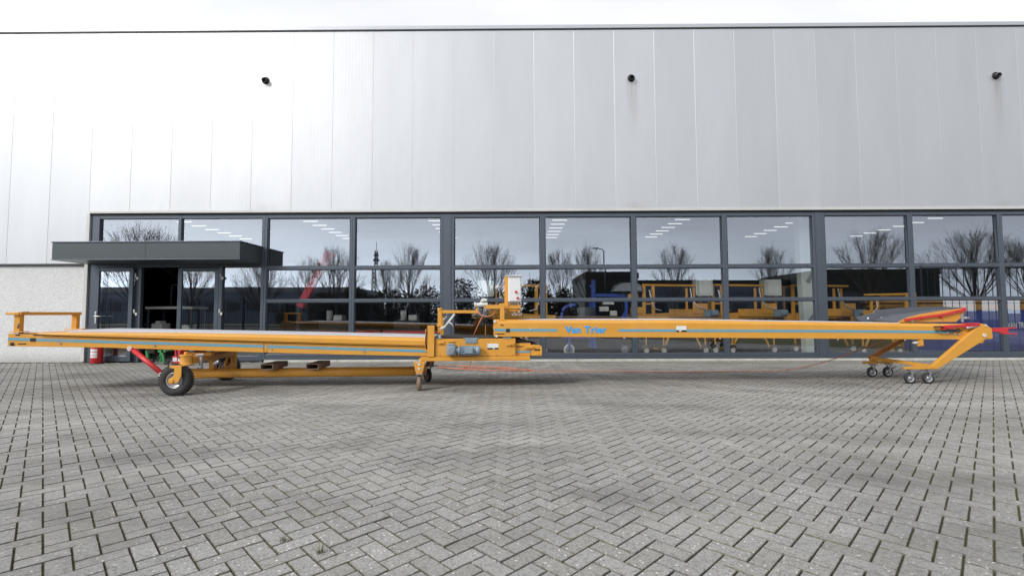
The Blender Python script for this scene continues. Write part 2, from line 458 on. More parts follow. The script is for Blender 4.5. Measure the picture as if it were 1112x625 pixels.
mb = MB(TX); mb.box(XL, XR, FY-.002, FY+.10, TOPW, 8.55); mb.box(XL, -10.83, FY-.002, FY+.10, 0, TOPW)
mb.build('backing_wall', 'hall_wall', bld)
mb = MB(TX); mb.box(XL, XR, FY-.085, FY+.35, 8.555, 8.655); mb.build('coping', 'coping', bld, .008)
mb = MB(TX); mb.box(XL, XR, FY-.075, FY+.30, 8.532, 8.553); mb.build('coping_shadow_strip', 'shadow_line', bld)  # solid dark strip drawn as the shadow under the coping
mb = MB(TX); mb.box(-10.86, XR, FY-.10, FY-.004, 3.775, 3.842); mb.box(-10.93, -10.84, FY-.075, FY-.004, 0.02, 3.774)
mb.build('drip_profile', 'drip', bld, .006)
mb = MB(TX); mb.box(-10.83, XR, FY-.045, FY+.02, 3.735, 3.773); mb.build('head_shadow_strip', 'shadow_line', bld)  # solid dark strip drawn as the shadow below the drip profile
mb = MB(TX); mb.box(XL, -10.94, FY-.02, FY-.004, 0, 2.445); mb.build('concrete_wall', 'pebble', bld, .006)
mb = MB(TX); mb.box(XL, -10.94, FY-.07, FY-.004, 2.447, 2.497); mb.build('wall_flashing', 'frame_dark', bld, .004)
mb = MB(TX); 
for a in range(-6, 17, 2):
    a0 = -6.30 if a == -6 else a - .45; mb.box(a0+.004, a+1.55-.004, FY-.09, FY+.10, -.01, .052)
mb.build('plinth', 'kerb', bld, .008)
# roof and hall shell
mb = MB(TX); mb.box(XL, XR, FY+.11, FY+46, 8.2, 8.5); mb.build('roof', 'hall_ceiling', bld)
mb = MB(TX)
for yy in range(4, 44, 5): mb.prism_x([(FY+yy, 7.5),(FY+yy+.18, 7.5),(FY+yy+.18, 8.19),(FY+yy, 8.19)], -44, 44)
mb.build('roof_beam', 'hall_ceiling', bld)
mb = MB(TX); mb.box(-44, 44, FY+45, FY+45.3, 0, 8.19); mb.box(-44.3, -44, FY+.2, FY+45, 0, 8.19); mb.box(44, 44.3, FY+.2, FY+45, 0, 8.19)
mb.box(-44, XL, FY+.11, FY+.2, 0, 8.19); mb.box(XR, 44, FY+.11, FY+.2, 0, 8.19)
mb.build('inner_wall', 'hall_wall', bld)
mb = MB(TX); mb.box(-44, XL-.01, FY+.2, FY+46, 8.2, 8.5); mb.box(XR+.01, 44, FY+.2, FY+46, 8.2, 8.5); mb.build('roof', 'hall_ceiling', bld)
fl = MB(); fl.box(-44, 44, FY+.02, FY+45, -.05, -.002); struct(fl.build('hall_floor', 'hall_floor'))
# tapered portal column standing just inside the glass
mb = MB(TX); mb.prism([(7.86,8.19),(8.14,0),(8.40,0),(8.44,8.19)], FY+1.35, FY+1.60)
mb.build('portal_column', 'column', bld, .01)
mb = MB(TX); mb.bar((8.20,FY+1.32,2.05),(8.46,FY+1.32,2.45),.03,.06); mb.bar((8.20,FY+1.32,.95),(8.46,FY+1.32,1.25),.03,.06); mb.build('column_brace', 'clad_grey', bld)

# windows: frame + three panes per bay
F0, F1 = FY-.03, FY+.07          # frame depth
def pane(parent, x0, x1, z0, z1, y=FY+.03, par_off=True):
    mb = MB(TX); a = random.uniform(-.002, .002); b = random.uniform(-.0015, .0015)
    w = x1-x0; h = z1-z0
    mb.quad((x0, y-a*w/2-b*h/2, z0), (x1, y+a*w/2-b*h/2, z0), (x1, y+a*w/2+b*h/2, z1), (x0, y-a*w/2+b*h/2, z1))
    return mb.build('pane', 'glass', parent, fix=False)
def bay(xa, xb, ja=.06, jb=.06):
    mb = MB(TX)
    mb.box(xa, xa+ja, F0, F1, .058, 3.733); mb.box(xb-jb, xb, F0, F1, .058, 3.733)
    mb.box(xa+ja, xb-jb, F0+.004, F1-.004, .058, .185); mb.box(xa+ja, xb-jb, F0+.004, F1-.004, 3.645, 3.733)
    mb.box(xa+ja, xb-jb, F0+.004, F1-.004, 1.49, 1.567); mb.box(xa+ja, xb-jb, F0+.004, F1-.004, 2.325, 2.41)
    # glazing beads
    for z0, z1 in ((.185,1.49),(1.567,2.325),(2.41,3.645)):
        mb.box(xa+ja, xa+ja+.014, F0+.02, F1-.02, z0, z1); mb.box(xb-jb-.014, xb-jb, F0+.02, F1-.02, z0, z1)
        mb.box(xa+ja+.014, xb-jb-.014, F0+.02, F1-.02, z0, z0+.014); mb.box(xa+ja+.014, xb-jb-.014, F0+.02, F1-.02, z1-.014, z1)
    o = mb.build('window', 'frame', bld, .006)
    for z0, z1 in ((.199,1.476),(1.581,2.311),(2.424,3.631)): pane(o, xa+ja+.014, xb-jb-.014, z0, z1)
    mb = MB(TX); mb.box(xa, xb, F0-.045, F0-.002, .058, .092); mb.build('sill', 'frame', o, .004)
    mb = MB(TX)
    for q in (.1, .5, .9):
        xx = xa + (xb-xa)*q; mb = MB(TX); mb.cyl((xx, F0+.006, 2.36), (xx, F0-.002, 2.36), .014, n=8); mb.build('drain_cap', 'black', o)
edges = [-6.37,-4.13,-1.82, None, -1.60,.71,3.02,5.325,7.61, None, 7.80,10.015,12.275,14.55,16.8]
for a, b in zip(edges, edges[1:]):
    if a is None or b is None: continue
    bay(a+.001, b-.001)
mb = MB(TX); mb.box(-1.818,-1.602,F0-.006,F1,.058,3.733); mb.box(-1.79,-1.63,F0-.012,F0-.0065,.09,3.70); mb.build('expansion_post','frame',bld,.004)
mb = MB(TX); mb.box(7.612,7.798,F0-.006,F1,.058,3.733); mb.box(7.64,7.77,F0-.012,F0-.0065,.09,3.70); mb.build('expansion_post','frame',bld,.004)

# entrance: two transom lights, canopy, double door with its left leaf folded back
mb = MB(TX)
mb.box(-10.83,-10.62,F0,F1,0,3.733); mb.box(-8.60,-8.52,F0,F1,2.47,3.733); mb.box(-6.45,-6.373,F0,F1,0,3.733)
for a, b in ((-10.62,-8.60),(-8.52,-6.45)):
    mb.box(a,b,F0+.004,F1-.004,3.645,3.733); mb.box(a,b,F0+.004,F1-.004,2.40,2.90)
mb.box(-8.60,-8.52,F0+.002,F1-.002,2.40,2.47)
mb.box(-9.66,-9.50,F0,F1,.0,2.398); mb.box(-7.52,-7.43,F0,F1,.0,2.398)
mb.box(-10.62,-9.66,F0+.004,F1-.004,.02,.15); mb.box(-7.43,-6.45,F0+.004,F1-.004,.02,.15)
ent = mb.build('entrance_frame', 'frame', bld, .006)
pane(ent,-10.62,-8.60,2.90,3.645); pane(ent,-8.52,-6.45,2.90,3.645); pane(ent,-7.43,-6.45,.15,2.398); pane(ent,-10.62,-9.66,.15,2.398)
def leaf(xa, xb, ya, handle_x, hinge_x):
    mb = MB(TX); y0, y1 = ya, ya+.06
    mb.box(xa,xa+.10,y0,y1,.03,2.385); mb.box(xb-.10,xb,y0,y1,.03,2.385)
    mb.box(xa+.10,xb-.10,y0+.003,y1-.003,.03,.17); mb.box(xa+.10,xb-.10,y0+.003,y1-.003,2.285,2.385)
    d = mb.build('door', 'frame', bld, .006)
    pane(d, xa+.10, xb-.10, .17, 2.285, ya+.03)
    for hz in (.32, 1.28, 2.18):
        mb = MB(TX); mb.cyl((hinge_x, y0-.02, hz-.05),(hinge_x, y0-.02, hz+.05),.018,n=12); mb.box(hinge_x+.02,hinge_x+.065,y0-.022,y0-.002,hz-.10,hz-.03); mb.build('hinge','offwhite',d,.003)
    if handle_x:
        mb = MB(TX); mb.box(handle_x-.02,handle_x+.02,y0-.012,y0-.001,.98,1.28)
        mb.cyl((handle_x,y0-.06,1.16),(handle_x,y0-.005,1.16),.014,n=12); mb.cyl((handle_x,y0-.06,1.16),(handle_x+.16,y0-.06,1.16),.013,n=12)
        mb.build('handle','rim',d,.003)
    return d
l1 = leaf(-10.60,-9.64,FY-.115,-10.545,-9.56); l1['label'] = 'glazed door leaf folded back open against the sidelight'
l2 = leaf(-8.57,-7.53,FY-.02,None,-7.47)
mb = MB(TX)
mb.prism_x([(FY-1.0,2.50),(FY-1.0,2.885),(FY-.035,2.885),(FY-.035,2.50)], -10.86, -6.43)
cn = mb.build('canopy', 'canopy', bld, .008)
mb = MB(TX); mb.box(-10.875,-6.415,FY-1.015,FY-.033,2.888,2.918); mb.box(-10.872,-6.418,FY-1.012,FY-.033,2.478,2.498); mb.build('canopy_trim','frame',cn,.004)
mb = MB(TX)
for a in (-8.66,): mb.box(a-.002,a+.002,FY-1.003,FY-1.0005,2.51,2.88)
mb.build('canopy_joint','frame_dark',cn)
# overflow spouts
for sx in (-6.43,3.02,12.36):
    mb = MB(TX); mb.lathe((sx,FY-.055,7.23),(0,-1,-.25),[(.062,-.03),(.062,.10),(.050,.10),(.050,.02),(.001,.02)],18)
    mb.lathe((sx,FY-.058,7.23),(0,-1,0),[(.065,.0),(.095,.0),(.095,.012),(.065,.012)],18)
    mb.build('drain_spout','black',bld)

# ------------------------------------------------------------------ ceiling tubes in the hall
ordn = ['added unseen nearest','added unseen second','added unseen third','added unseen fourth','fifth','sixth','seventh','eighth','ninth','tenth','eleventh','farthest']
rows = [(-20.6,'behind the entrance'),(-12.7,'behind the first bay right of the entrance'),(-4.9,'behind the bay left of the lower drive motor'),(2.8,'above the blue upright machine'),(10.4,'above the white boxed loaders'),(18.0,'left of the pale portal column'),(26.0,'behind the bays at the right end')]
proto = None
for rx, where in rows:
    for q in range(12):
        y = 15.5 + 2.7*q if q < 4 else 26.5 + 1.35*(q-4)  # first four per row are unseen, added to light the hall
        if proto is None:
            a = MB(); a.box(-.48,.48,-.05,.05,.03,.07); proto = a.build('ceiling_light','hall_ceiling')
            b = MB(); b.cyl((-.45,0,.0),(.45,0,.0),.024,n=10); b.build('tube','tube',proto)
            o = proto
        else: o = copy_tree(proto)
        o.location = (rx, y, 6.95)
        tag(o, '%s lit ceiling tube in the row %s' % (ordn[q], where), 'ceiling light', 'lit tubes in the row ' + where)

# ------------------------------------------------------------------ the two conveyors
K = .058; ANG = math.atan(K); SC = math.sqrt(1+K*K)
def conv(name, label, X0):
    t = thing(name, label, 'conveyor', (X0, 7.70+K*X0, 0), ANG)
    return t, (lambda p: ((p[0]-X0)*SC, p[1], p[2]))

def interp(tab, x):
    for (a, b), (c, d) in zip(tab, tab[1:]):
        if x <= c or (c, d) == tab[-1]: return b + (d-b)*(x-a)/(c-a)

# ---- lower conveyor (left)
low, TL = conv('belt_conveyor', 'long orange belt conveyor on pneumatic tyres, lower left with grey motor', -4.0)
W = 1.0
ztop = [(-7.77,.925),(-7.2,.925),(-6.4,.923),(-5.4,.915),(-3.9,.881),(-2.62,.850),(-1.30,.810)]
zgro = [(-7.77,.925),(-7.08,.878),(-6.4,.850),(-3.9,.756),(-2.62,.711),(-1.30,.668)]
zbot = [(-7.77,.724),(-6.4,.695),(-3.9,.597),(-2.62,.554),(-1.30,.518)]
st = [-7.77,-7.3,-7.08,-6.8,-6.4,-5.2,-3.9,-2.62,-1.30]
for side in (0, 1):
    y = lambda v: v if side == 0 else W - v
    mb = MB(TL); secs = []
    for x in st:
        zb, zt = interp(zbot, x), interp(zgro, x) - .004
        secs.append([(x,y(.0),zb),(x,y(.0),zt),(x,y(.012),zt),(x,y(.012),zb+.012),(x,y(.09),zb+.012),(x,y(.09),zb)])
    mb.loft(secs); pn = mb.build('side_panel', 'orange', low, .003)
    mb = MB(TL); secs = []
    for x in [q for q in st if q > -7.6]:
        zg, zt = interp(zgro, x) + .006, interp(ztop, x)
        if zt - zg < .02: zt = zg + .02
        h = zt - zg
        secs.append([(x,y(-.035),zg),(x,y(-.05),zg+h*.18),(x,y(-.05),zg+h*.62),(x,y(-.02),zg+h*.95),(x,y(.03),zt),(x,y(.075),zt),(x,y(.075),zg)])
    mb.loft(secs); mb.build('guard_rail', 'orange', low, .004)
    mb = MB(TL); secs = []
    zs = [(-7.77,.835),(-1.30,.596)]
    for x in (-7.765,-5,-3,-1.40):
        z = interp(zs, x); hh = .021
        secs.append([(x,y(-.004),z-hh),(x,y(-.004),z+hh),(x,y(.004),z+hh),(x,y(.004),z-hh)])
    mb.loft(secs); mb.build('stripe', 'blue_stripe', pn)
    # bolts and end hardware
    mb = MB(TL)
    for bx in (-7.0,-5.6,-3.83,-2.4): 
        bz = interp(zbot, bx) + .05; mb.cyl((bx,y(.0),bz),(bx,y(-.012),bz),.014,n=8)
    mb.build('bolt', 'steel', pn)
mb = MB(TL); mb.box(-3.955,-3.945,-.006,.0,.600,.752); mb.build('panel_seam','orange_dark',low)
mb = MB(TL); mb.box(-3.93,-3.90,-.007,.0,.606,.745); mb.build('splice_strip','orange',low,.002)
mb = MB(TL)
mb.box(-7.44,-7.36,-.008,.0,.795,.845); mb.box(-7.66,-7.60,-.006,.0,.885,.905); mb.box(-7.40,-7.18,-.006,.0,.884,.898)
mb.cyl((-7.70,-.012,.755),(-7.70,.01,.755),.028,n=14); mb.box(-7.62,-7.5,-.006,0,.752,.765)
mb.build('adjuster', 'black', low)
# pan, belt, head cover
mb = MB(TL); secs = []
for x in st:
    zb = interp(zbot, x) + .02; zt = interp(zgro, x) - .02
    secs.append([(x,.014,zb),(x,.014,zt),(x,W-.014,zt),(x,W-.014,zb)])
mb.loft(secs); mb.build('belly_pan', 'orange_dark', low)
mb = MB(TL); secs = []
for x, z in ((-7.02,.926),(-6.85,.966),(-6.4,.957),(-5.2,.930),(-3.9,.899),(-2.62,.864),(-1.32,.826)):
    secs.append([(x,.08,z-.06),(x,.08,z-.010),(x,.11,z),(x,W-.11,z),(x,W-.08,z-.010),(x,W-.08,z-.06)])
mb.loft(secs); mb.build('belt', 'belt', low)
mb = MB(TL); mb.loft([[(x,.076,z-.03),(x,.076,z+.004),(x,W-.076,z+.004),(x,W-.076,z-.03)] for x, z in ((-7.70,.920),(-7.2,.922),(-6.95,.922))]); mb.build('head_cover', 'orange', low, .006)
mb = MB(TL); mb.cyl((-7.68,.10,.82),(-7.68,W-.10,.82),.085,n=24); mb.build('head_drum', 'dark_rubber', low)
# gantry across the belt end
mb = MB(TL)
mb.bar((-7.64,.02,.925),(-7.64,.02,1.20),.09,.07); mb.bar((-7.60,W-.02,.94),(-7.60,W-.02,1.20),.09,.07)
mb.bar((-7.62,-.06,1.222),(-7.60,W+.05,1.222),.09,.05); mb.bar((-7.78,-.02,1.222),(-7.55,-.02,1.222),.06,.04)
mb.box(-7.73,-7.53,-.03,.09,.936,.950); mb.box(-7.72,-7.42,W-.10,W+.04,.946,.962)
mb.cyl((-7.60,-.03,1.03),(-7.57,-.03,1.03),.02,n=10)
mb.build('gantry', 'orange', low, .008)
mb = MB(TL); mb.box(-7.55,-7.48,-.03,.0,1.245,1.252); mb.cyl((-7.59,-.05,1.0),(-7.575,-.05,1.07),.012,n=8); mb.build('gantry_latch','rust',low)
# drive station
mb = MB(TL); mb.box(-1.275,.005,-.035,.0,.515,.795); mb.box(-1.275,.005,W,W+.035,.515,.795)
pl = mb.build('drive_plate', 'orange', low, .006)
mb = MB(TL)
mb.box(-1.235,-1.13,-.06,-.036,.715,.755); mb.box(-1.19,-1.17,-.075,-.06,.725,.745); mb.box(-.145,-.02,-.06,-.036,.680,.728); mb.box(-.09,-.06,-.075,-.06,.69,.72)
mb.box(-1.07,-.96,-.055,-.036,.745,.765); mb.build('latch_plate','orange',pl,.004)
mb = MB(TL); mb.box(-.80,-.61,-.050,-.036,.722,.803); mb.box(-.83,-.58,-.045,.02,.797,.806); mb.box(-.20,-.06,-.045,.03,.797,.812)
mb.box(-1.26,-1.16,-.045,.03,.797,.806)
mb.build('hinge_bracket','motor',pl,.003)
mb = MB(TL)
for bx, bz in ((-.78,.755),(-.71,.755),(-.64,.755)): mb.cyl((bx,-.058,bz),(bx,-.05,bz),.012,n=8)
for bx in (-1.2,-.95,-.6,-.3,-.05): mb.cyl((bx,-.045,.535),(bx,-.035,.535),.009,n=8)
mb.build('bolt','steel',pl)
mb = MB(TL); mb.box(-.445,-.270,-.0385,-.0352,.625,.715); lb = mb.build('label','white',low)
mb = MB(TL); mb.box(-.445,-.270,-.0395,-.0387,.625,.648); mb.box(-.405,-.365,-.0402,-.0397,.629,.644); mb.build('label_print','black',lb)
mb = MB(TL); mb.box(-.36,-.33,-.0405,-.0397,.629,.643); mb.build('label_print','white',lb)
# sill channel under the drive
mb = MB(TL); mb.box(-1.50,.235,-.06,.04,.443,.512); mb.box(-1.50,.235,W-.04,W+.06,.443,.512); mb.box(-1.50,.235,.04,W-.04,.455,.475); mb.build('sill_channel','orange',low,.005)
mb = MB(TL); mb.box(-1.46,.20,-.063,-.058,.444,.452); mb.build('sill_shadow_strip','orange_dark',low)  # dark orange strip paints the shade along the channel's lower edge
mb = MB(TL); mb.box(-1.395,-1.285,-.075,-.036,.515,1.01); mb.box(-1.43,-1.397,-.06,-.03,.60,.95); mb.box(-1.395,-1.33,-.072,.02,.84,.97)
mb.build('upright_plate','orange',low,.006)
mb = MB(TL); mb.tube([(-1.41,-.07,.64),(-1.42,-.08,.75),(-1.41,-.08,.9),(-1.40,-.06,.98),(-1.36,-.03,1.03)],.011,6); mb.build('hose','black',low)
mb = MB(TL)
mb.bar((-1.215,.10,.88),(-1.215,.10,1.255),.065,.065); mb.bar((-1.245,.10,1.228),(-.585,.10,1.225),.05,.05)
mb.cyl((-1.215,.10,1.25),(-1.215,.10,1.29),.04,n=14); mb.box(-1.26,-1.17,.05,.15,.985,1.03); mb.bar((-.615,.10,1.20),(-.615,.10,1.32),.03,.03)
mb.bar((-1.22,.55,.83),(-1.22,.55,1.2),.05,.05); mb.bar((-1.21,.12,1.22),(-1.22,.57,1.18),.045,.045)
mb.build('swing_arm','orange',low,.005)
mb = MB(TL); mb.cyl((-1.13,.06,.985),(-.975,.06,1.19),.018,n=10); mb.cyl((-1.20,.06,.95),(-1.12,.06,.99),.024,n=10); mb.cyl((-1.215,.06,.74),(-1.215,.06,.86),.02,n=10)
mb.tube([(-1.15,.05,1.1),(-1.10,.05,1.15),(-1.10,.05,1.20)],.010,6); mb.tube([(-1.06,.05,1.06),(-1.02,.05,1.03),(-1.0,.05,.99)],.010,6); mb.build('gas_spring','offwhite',low)
mb = MB(TL); mb.cyl((-.65,.09,1.335),(-.44,.09,1.345),.032,n=14); mb.cyl((-.54,.09,1.41),(-.45,.09,1.415),.026,n=12); mb.bar((-.57,.09,1.34),(-.53,.09,1.42),.025,.03); mb.cyl((-.66,.09,1.34),(-.63,.09,1.34),.042,n=14)
mb.build('plug_connector','offwhite',low,.003)
mb = MB(TL); mb.tube([(-.615,.08,1.235),(-.55,.07,1.17),(-.45,.06,1.145),(-.36,.06,1.17),(-.31,.06,1.235),(-.30,.07,1.29)],.011,6); mb.tube([(-.53,.09,1.145),(-.60,.12,1.0),(-.68,.2,.82)],.009,6); mb.build('hose','cable',low)
# gear motor
mb = MB(TL); mb.box(-1.085,-.945,-.17,-.036,.545,.70); mb.cyl((-1.015,-.19,.62),(-1.015,-.17,.62),.062,n=20); mb.box(-1.06,-.97,-.15,-.05,.70,.725)
gm = mb.build('gear_motor','motor',low,.010)
mb = MB(TL); mb.lathe((-.95,-.115,.613),(1,0,0),[(.0,0),(.045,0),(.045,.05),(.075,.05),(.075,.075),(.066,.075),(.066,.33),(.072,.335),(.072,.385),(.05,.395),(.0,.395)],24)
for q in range(12):
    t_ = 2*math.pi*q/12; mb.bar((-.86,-.115+.068*math.cos(t_),.613+.068*math.sin(t_)),(-.63,-.115+.068*math.cos(t_),.613+.068*math.sin(t_)),.006,.014)
mb.build('motor_barrel','motor',gm)
mb = MB(TL); mb.box(-.80,-.67,-.225,-.16,.575,.665); mb.build('terminal_box','motor',gm,.008)
mb = MB(TL); mb.cyl((-1.015,-.193,.62),(-1.015,-.189,.62),.03,n=16); mb.bar((-.99,-.192,.58),(-.955,-.192,.65),.004,.02); mb.cyl((-.735,-.17,.55),(-.735,-.17,.575),.016,n=10); mb.build('motor_fitting','steel',gm)
# tail with take-up yoke
mb = MB(TL); mb.box(.008,.255,.02,.05,.515,.715); mb.box(.008,.255,W-.05,W-.02,.515,.715); tl_ = mb.build('tail_plate','orange',low,.005)
mb = MB(TL); mb.box(.01,.253,.014,.02,.562,.592); mb.build('stripe','blue_stripe',tl_)
mb = MB(TL); mb.box(.01,.20,.012,.02,.655,.668); mb.box(.32,.40,.0,.008,.598,.62); mb.build('slot','black',tl_)
mb = MB(TL)
for v in (.01, W-.04):
    mb.prism([(.12,.61),(.12,.66),(.30,.69),(.40,.685),(.435,.66),(.44,.54),(.42,.505),(.30,.505),(.26,.54),(.26,.60)], v, v+.03)
mb.box(.17,.30,-.03,.01,.635,.665); mb.box(.26,.38,-.012,.01,.515,.545); mb.build('take_up_yoke','orange',tl_,.005)
mb = MB(TL); mb.cyl((.33,.06,.615),(.33,W-.06,.615),.082,n=24); mb.loft([[(x,.07,z-.03),(x,.07,z),(x,W-.07,z),(x,W-.07,z-.03)] for x, z in ((-1.27,.82),(-.6,.81),(-.1,.805),(.10,.765),(.30,.70))]); mb.build('tail_belt','dark_rubber',low)
# chassis
mb = MB(TL); mb.cyl((-5.55,.50,.224),(-1.52,.50,.224),.0775,n=28); ch = mb.build('chassis_tube','orange',low)
mb = MB(TL)
mb.bar((-4.98,.47,.29),(-4.98,.47,.53),.085,.085); mb.bar((-5.02,1.20,.22),(-5.02,1.20,.60),.08,.08); mb.bar((-4.96,.02,.50),(-5.05,1.26,.50),.10,.09); mb.bar((-5.02,.5,.224),(-5.02,1.2,.26),.09,.08)
mb.box(-5.20,-4.80,.10,.20,.545,.60); mb.box(-5.20,-4.80,.80,.90,.545,.60); mb.bar((-1.50,-.03,.455),(-1.50,.5,.25),.05,.08)
mb.build('axle','orange',low,.008)
for nx in (-4.0,-3.28):
    mb = MB(TL); x0, x1, z0, z1, t_ = nx-.10, nx+.10, .302, .392, .010
    mb.box(x0,x1,.22,.80,z0,z0+t_); mb.box(x0,x1,.22,.80,z1-t_,z1); mb.box(x0,x0+t_,.22,.80,z0+t_,z1-t_); mb.box(x1-t_,x1,.22,.80,z0+t_,z1-t_)
    mb.box(x0+.02,x1-.02,.35,.65,.285,.30)
    mb.build('fork_pocket','rust',low)
# road wheels
def road_wheel(cx, cv, face):
    r = .228
    mb = MB(TL)
    mb.lathe((cx,cv,r),(0,1,0),[(.115,-.05),(.135,-.066),(.175,-.072),(.205,-.066),(.222,-.045),(.226,-.02),(.226,.02),(.222,.045),(.205,.066),(.175,.072),(.135,.066),(.115,.05)],40)
    for q in range(34):          # tread lugs
        a = 2*math.pi*q/34
        for sgn in (-1, 1):
            ca, sa = math.cos(a+sgn*.045), math.sin(a+sgn*.045)
            p0 = Vector((cx+ca*.223, cv+sgn*.062, r+sa*.223)); p1 = Vector((cx+ca*.2265, cv+sgn*.008, r+sa*.2265))
            mb.bar(p0, p1, .018, .012, (ca,0,sa))
    w = mb.build('wheel','tyre',low)
    mb = MB(TL)
    mb.lathe((cx,cv,r),(0,1,0),[(.118,-.055),(.112,-.058),(.104,-.050),(.098,-.015),(.06,-.012),(.045,-.03),(.0,-.03)],32)
    mb.lathe((cx,cv,r),(0,1,0),[(.118,.055),(.112,.058),(.104,.050),(.098,.015),(.06,.012),(.045,.03),(.0,.03)],32)
    mb.lathe((cx,cv,r),(0,1,0),[(.118,-.055),(.118,.055)],32)
    for q in range(5):
        a = 2*math.pi*q/5+.3; mb.cyl((cx+.07*math.cos(a),cv-.03,r+.07*math.sin(a)),(cx+.07*math.cos(a),cv-.013,r+.07*math.sin(a)),.011,n=8)
    mb.build('rim','rim',w)
    return w
road_wheel(-5.06,-.315,-1); road_wheel(-5.22,1.35,-1)
mb = MB(TL)
mb.lathe((-5.02,-.17,.435),(0,0,1),[(.0,0),(.095,0),(.095,.02),(.078,.025),(.078,.13),(.088,.135),(.088,.155),(.0,.155)],26); mb.cyl((-5.02,-.17,.59),(-5.02,-.17,.63),.03,n=12)
mb.bar((-5.0,-.10,.50),(-4.97,.05,.50),.12,.10)
mb.prism([(-5.10,.445),(-4.93,.445),(-4.93,.30),(-4.97,.205),(-5.06,.18),(-5.11,.20),(-5.11,.25),(-5.04,.29),(-5.03,.40),(-5.10,.42)],-.425,-.405)
mb.box(-5.10,-4.93,-.425,-.12,.430,.448)
mb.cyl((-5.06,-.44,.228),(-5.06,-.34,.228),.032,n=14)
mb.build('wheel_fork','orange',low,.006)
mb = MB(TL); mb.bar((-5.13,1.27,.50),(-5.2,1.27,.26),.09,.03); mb.build('wheel_fork','orange',low,.005)
mb = MB(TL); mb.cyl((-4.84,-.10,.42),(-4.84,-.10,.56),.026,n=12); mb.bar((-4.90,-.13,.575),(-4.78,-.13,.585),.03,.03); mb.cyl((-4.84,-.12,.41),(-4.84,-.12,.37),.04,n=12); mb.cyl((-4.70,0.0,.42),(-4.62,0.0,.47),.03,n=10); mb.build('lock_pin','steel',low,.003)
mb = MB(TL); mb.cyl((-5.96,.03,.668),(-5.40,-.12,.30),.036,n=18); mb.cyl((-5.98,.03,.682),(-5.93,.03,.650),.046,n=16); mb.build('steering_strut','red',low)
mb = MB(TL); mb.cyl((-5.97,-.015,.675),(-5.97,.075,.675),.035,n=14); mb.cyl((-5.39,-.17,.292),(-5.39,-.07,.292),.03,n=14); mb.build('strut_pin','offwhite',low)
mb = MB(TL); mb.prism([(-5.42,.31),(-5.33,.34),(-5.28,.26),(-5.30,.20),(-5.35,.20),(-5.40,.25)],-.16,-.08); mb.bar((-5.32,-.12,.24),(-5.12,-.12,.44),.05,.05); mb.build('steering_lug','orange',low,.006)
mb = MB(TL); mb.bar((-5.75,.10,.69),(-5.60,.12,.52),.015,.015); mb.box(-5.72,-5.62,.02,.10,.60,.66); mb.tube([(-5.3,.05,.66),(-5.25,-.02,.55),(-5.15,-.10,.52),(-5.05,-.12,.50)],.010,6); mb.tube([(-5.55,.08,.67),(-5.50,.10,.50),(-5.42,.08,.36),(-5.40,-.05,.33)],.008,6); mb.build('hose','black',low)
# tail castors
def castor(parent, T, x, v, r, tw, head, ang, tyre_m, rim_m, ztop, spokes=0):
    """swivel castor; wheel axle direction set by ang (0 = along the machine's width)"""
    ca, sa = math.cos(ang), math.sin(ang)
    ax = Vector((sa, ca, 0)); fw = Vector((ca, -sa, 0)); c = Vector((x, v, r))
    mb = MB(T); off = fw*(r*.35)
    for sg in (-1, 1):
        p = c + ax*(sg*(tw*.5+.012)); mb.bar(p, Vector((x,v,0)) + off + ax*(sg*(tw*.5+.012)) + Vector((0,0,ztop-.02)), .006, r*.42, fw)
    mb.box(x+off.x-.05,x+off.x+.05,v+off.y-.045,v+off.y+.045,ztop-.02,ztop)
    mb.cyl(c - ax*(tw*.5+.022), c + ax*(tw*.5+.022), .012, n=10)
    w = mb.build('castor','steel',parent,.002)
    mb = MB(T); mb.lathe(c, ax, [(r*.70,-tw/2),(r*.93,-tw/2),(r,-tw*.32),(r,tw*.32),(r*.93,tw/2),(r*.70,tw/2)],30); mb.build('tyre',tyre_m,w)
    mb = MB(T)
    mb.lathe(c, ax, [(r*.72,-tw*.42),(r*.62,-tw*.45),(r*.58,-tw*.2),(r*.26,-tw*.2),(r*.24,-tw*.52),(.0,-tw*.52)],30)
    mb.lathe(c, ax, [(r*.72,tw*.42),(r*.62,tw*.45),(r*.58,tw*.2),(r*.26,tw*.2),(r*.24,tw*.52),(.0,tw*.52)],30)
    mb.lathe(c, ax, [(r*.71,-tw*.42),(r*.71,tw*.42)],30)
    mb.build('rim',rim_m,w)
    if spokes:
        mb = MB(T)
        for q in range(spokes):
            a = 2*math.pi*q/spokes + .4; rad = fw*math.cos(a) + Vector((0,0,1))*math.sin(a)
            for sg in (-1, 1):
                p = c + rad*(r*.44) + ax*(sg*tw*.21); mb.cyl(p, p + ax*(sg*tw*.02), r*.115, n=10)
        mb.build('rim_opening','black',w)
    return w
castor(low,TL,-1.51,-.11,.118,.055,0,R(86),'rust','rust',.270)
castor(low,TL,-1.50,.82,.118,.055,0,R(55),'dark_rubber','rust',.285)
mb = MB(TL); mb.prism([(-1.60,.445),(-1.42,.445),(-1.45,.30),(-1.47,.275),(-1.55,.275),(-1.57,.30)],-.15,-.11); mb.box(-1.56,-1.46,-.16,-.05,.268,.280); cb = mb.build('castor_bracket','orange',low,.005)
mb = MB(TL); mb.cyl((-1.51,-.162,.41),(-1.51,-.15,.41),.02,n=12); mb.cyl((-1.51,-.162,.34),(-1.51,-.15,.34),.02,n=12); mb.cyl((-1.54,-.155,.44),(-1.54,-.15,.44),.012,n=10); mb.build('bolt','offwhite',cb)
mb = MB(TL); mb.bar((-1.45,.75,.44),(-1.50,.80,.28),.08,.03); mb.bar((-1.34,.45,.32),(-1.52,.80,.27),.10,.02); mb.bar((-1.36,.45,.45),(-1.40,.5,.30),.05,.05); mb.build('castor_bracket','rust',low,.004)

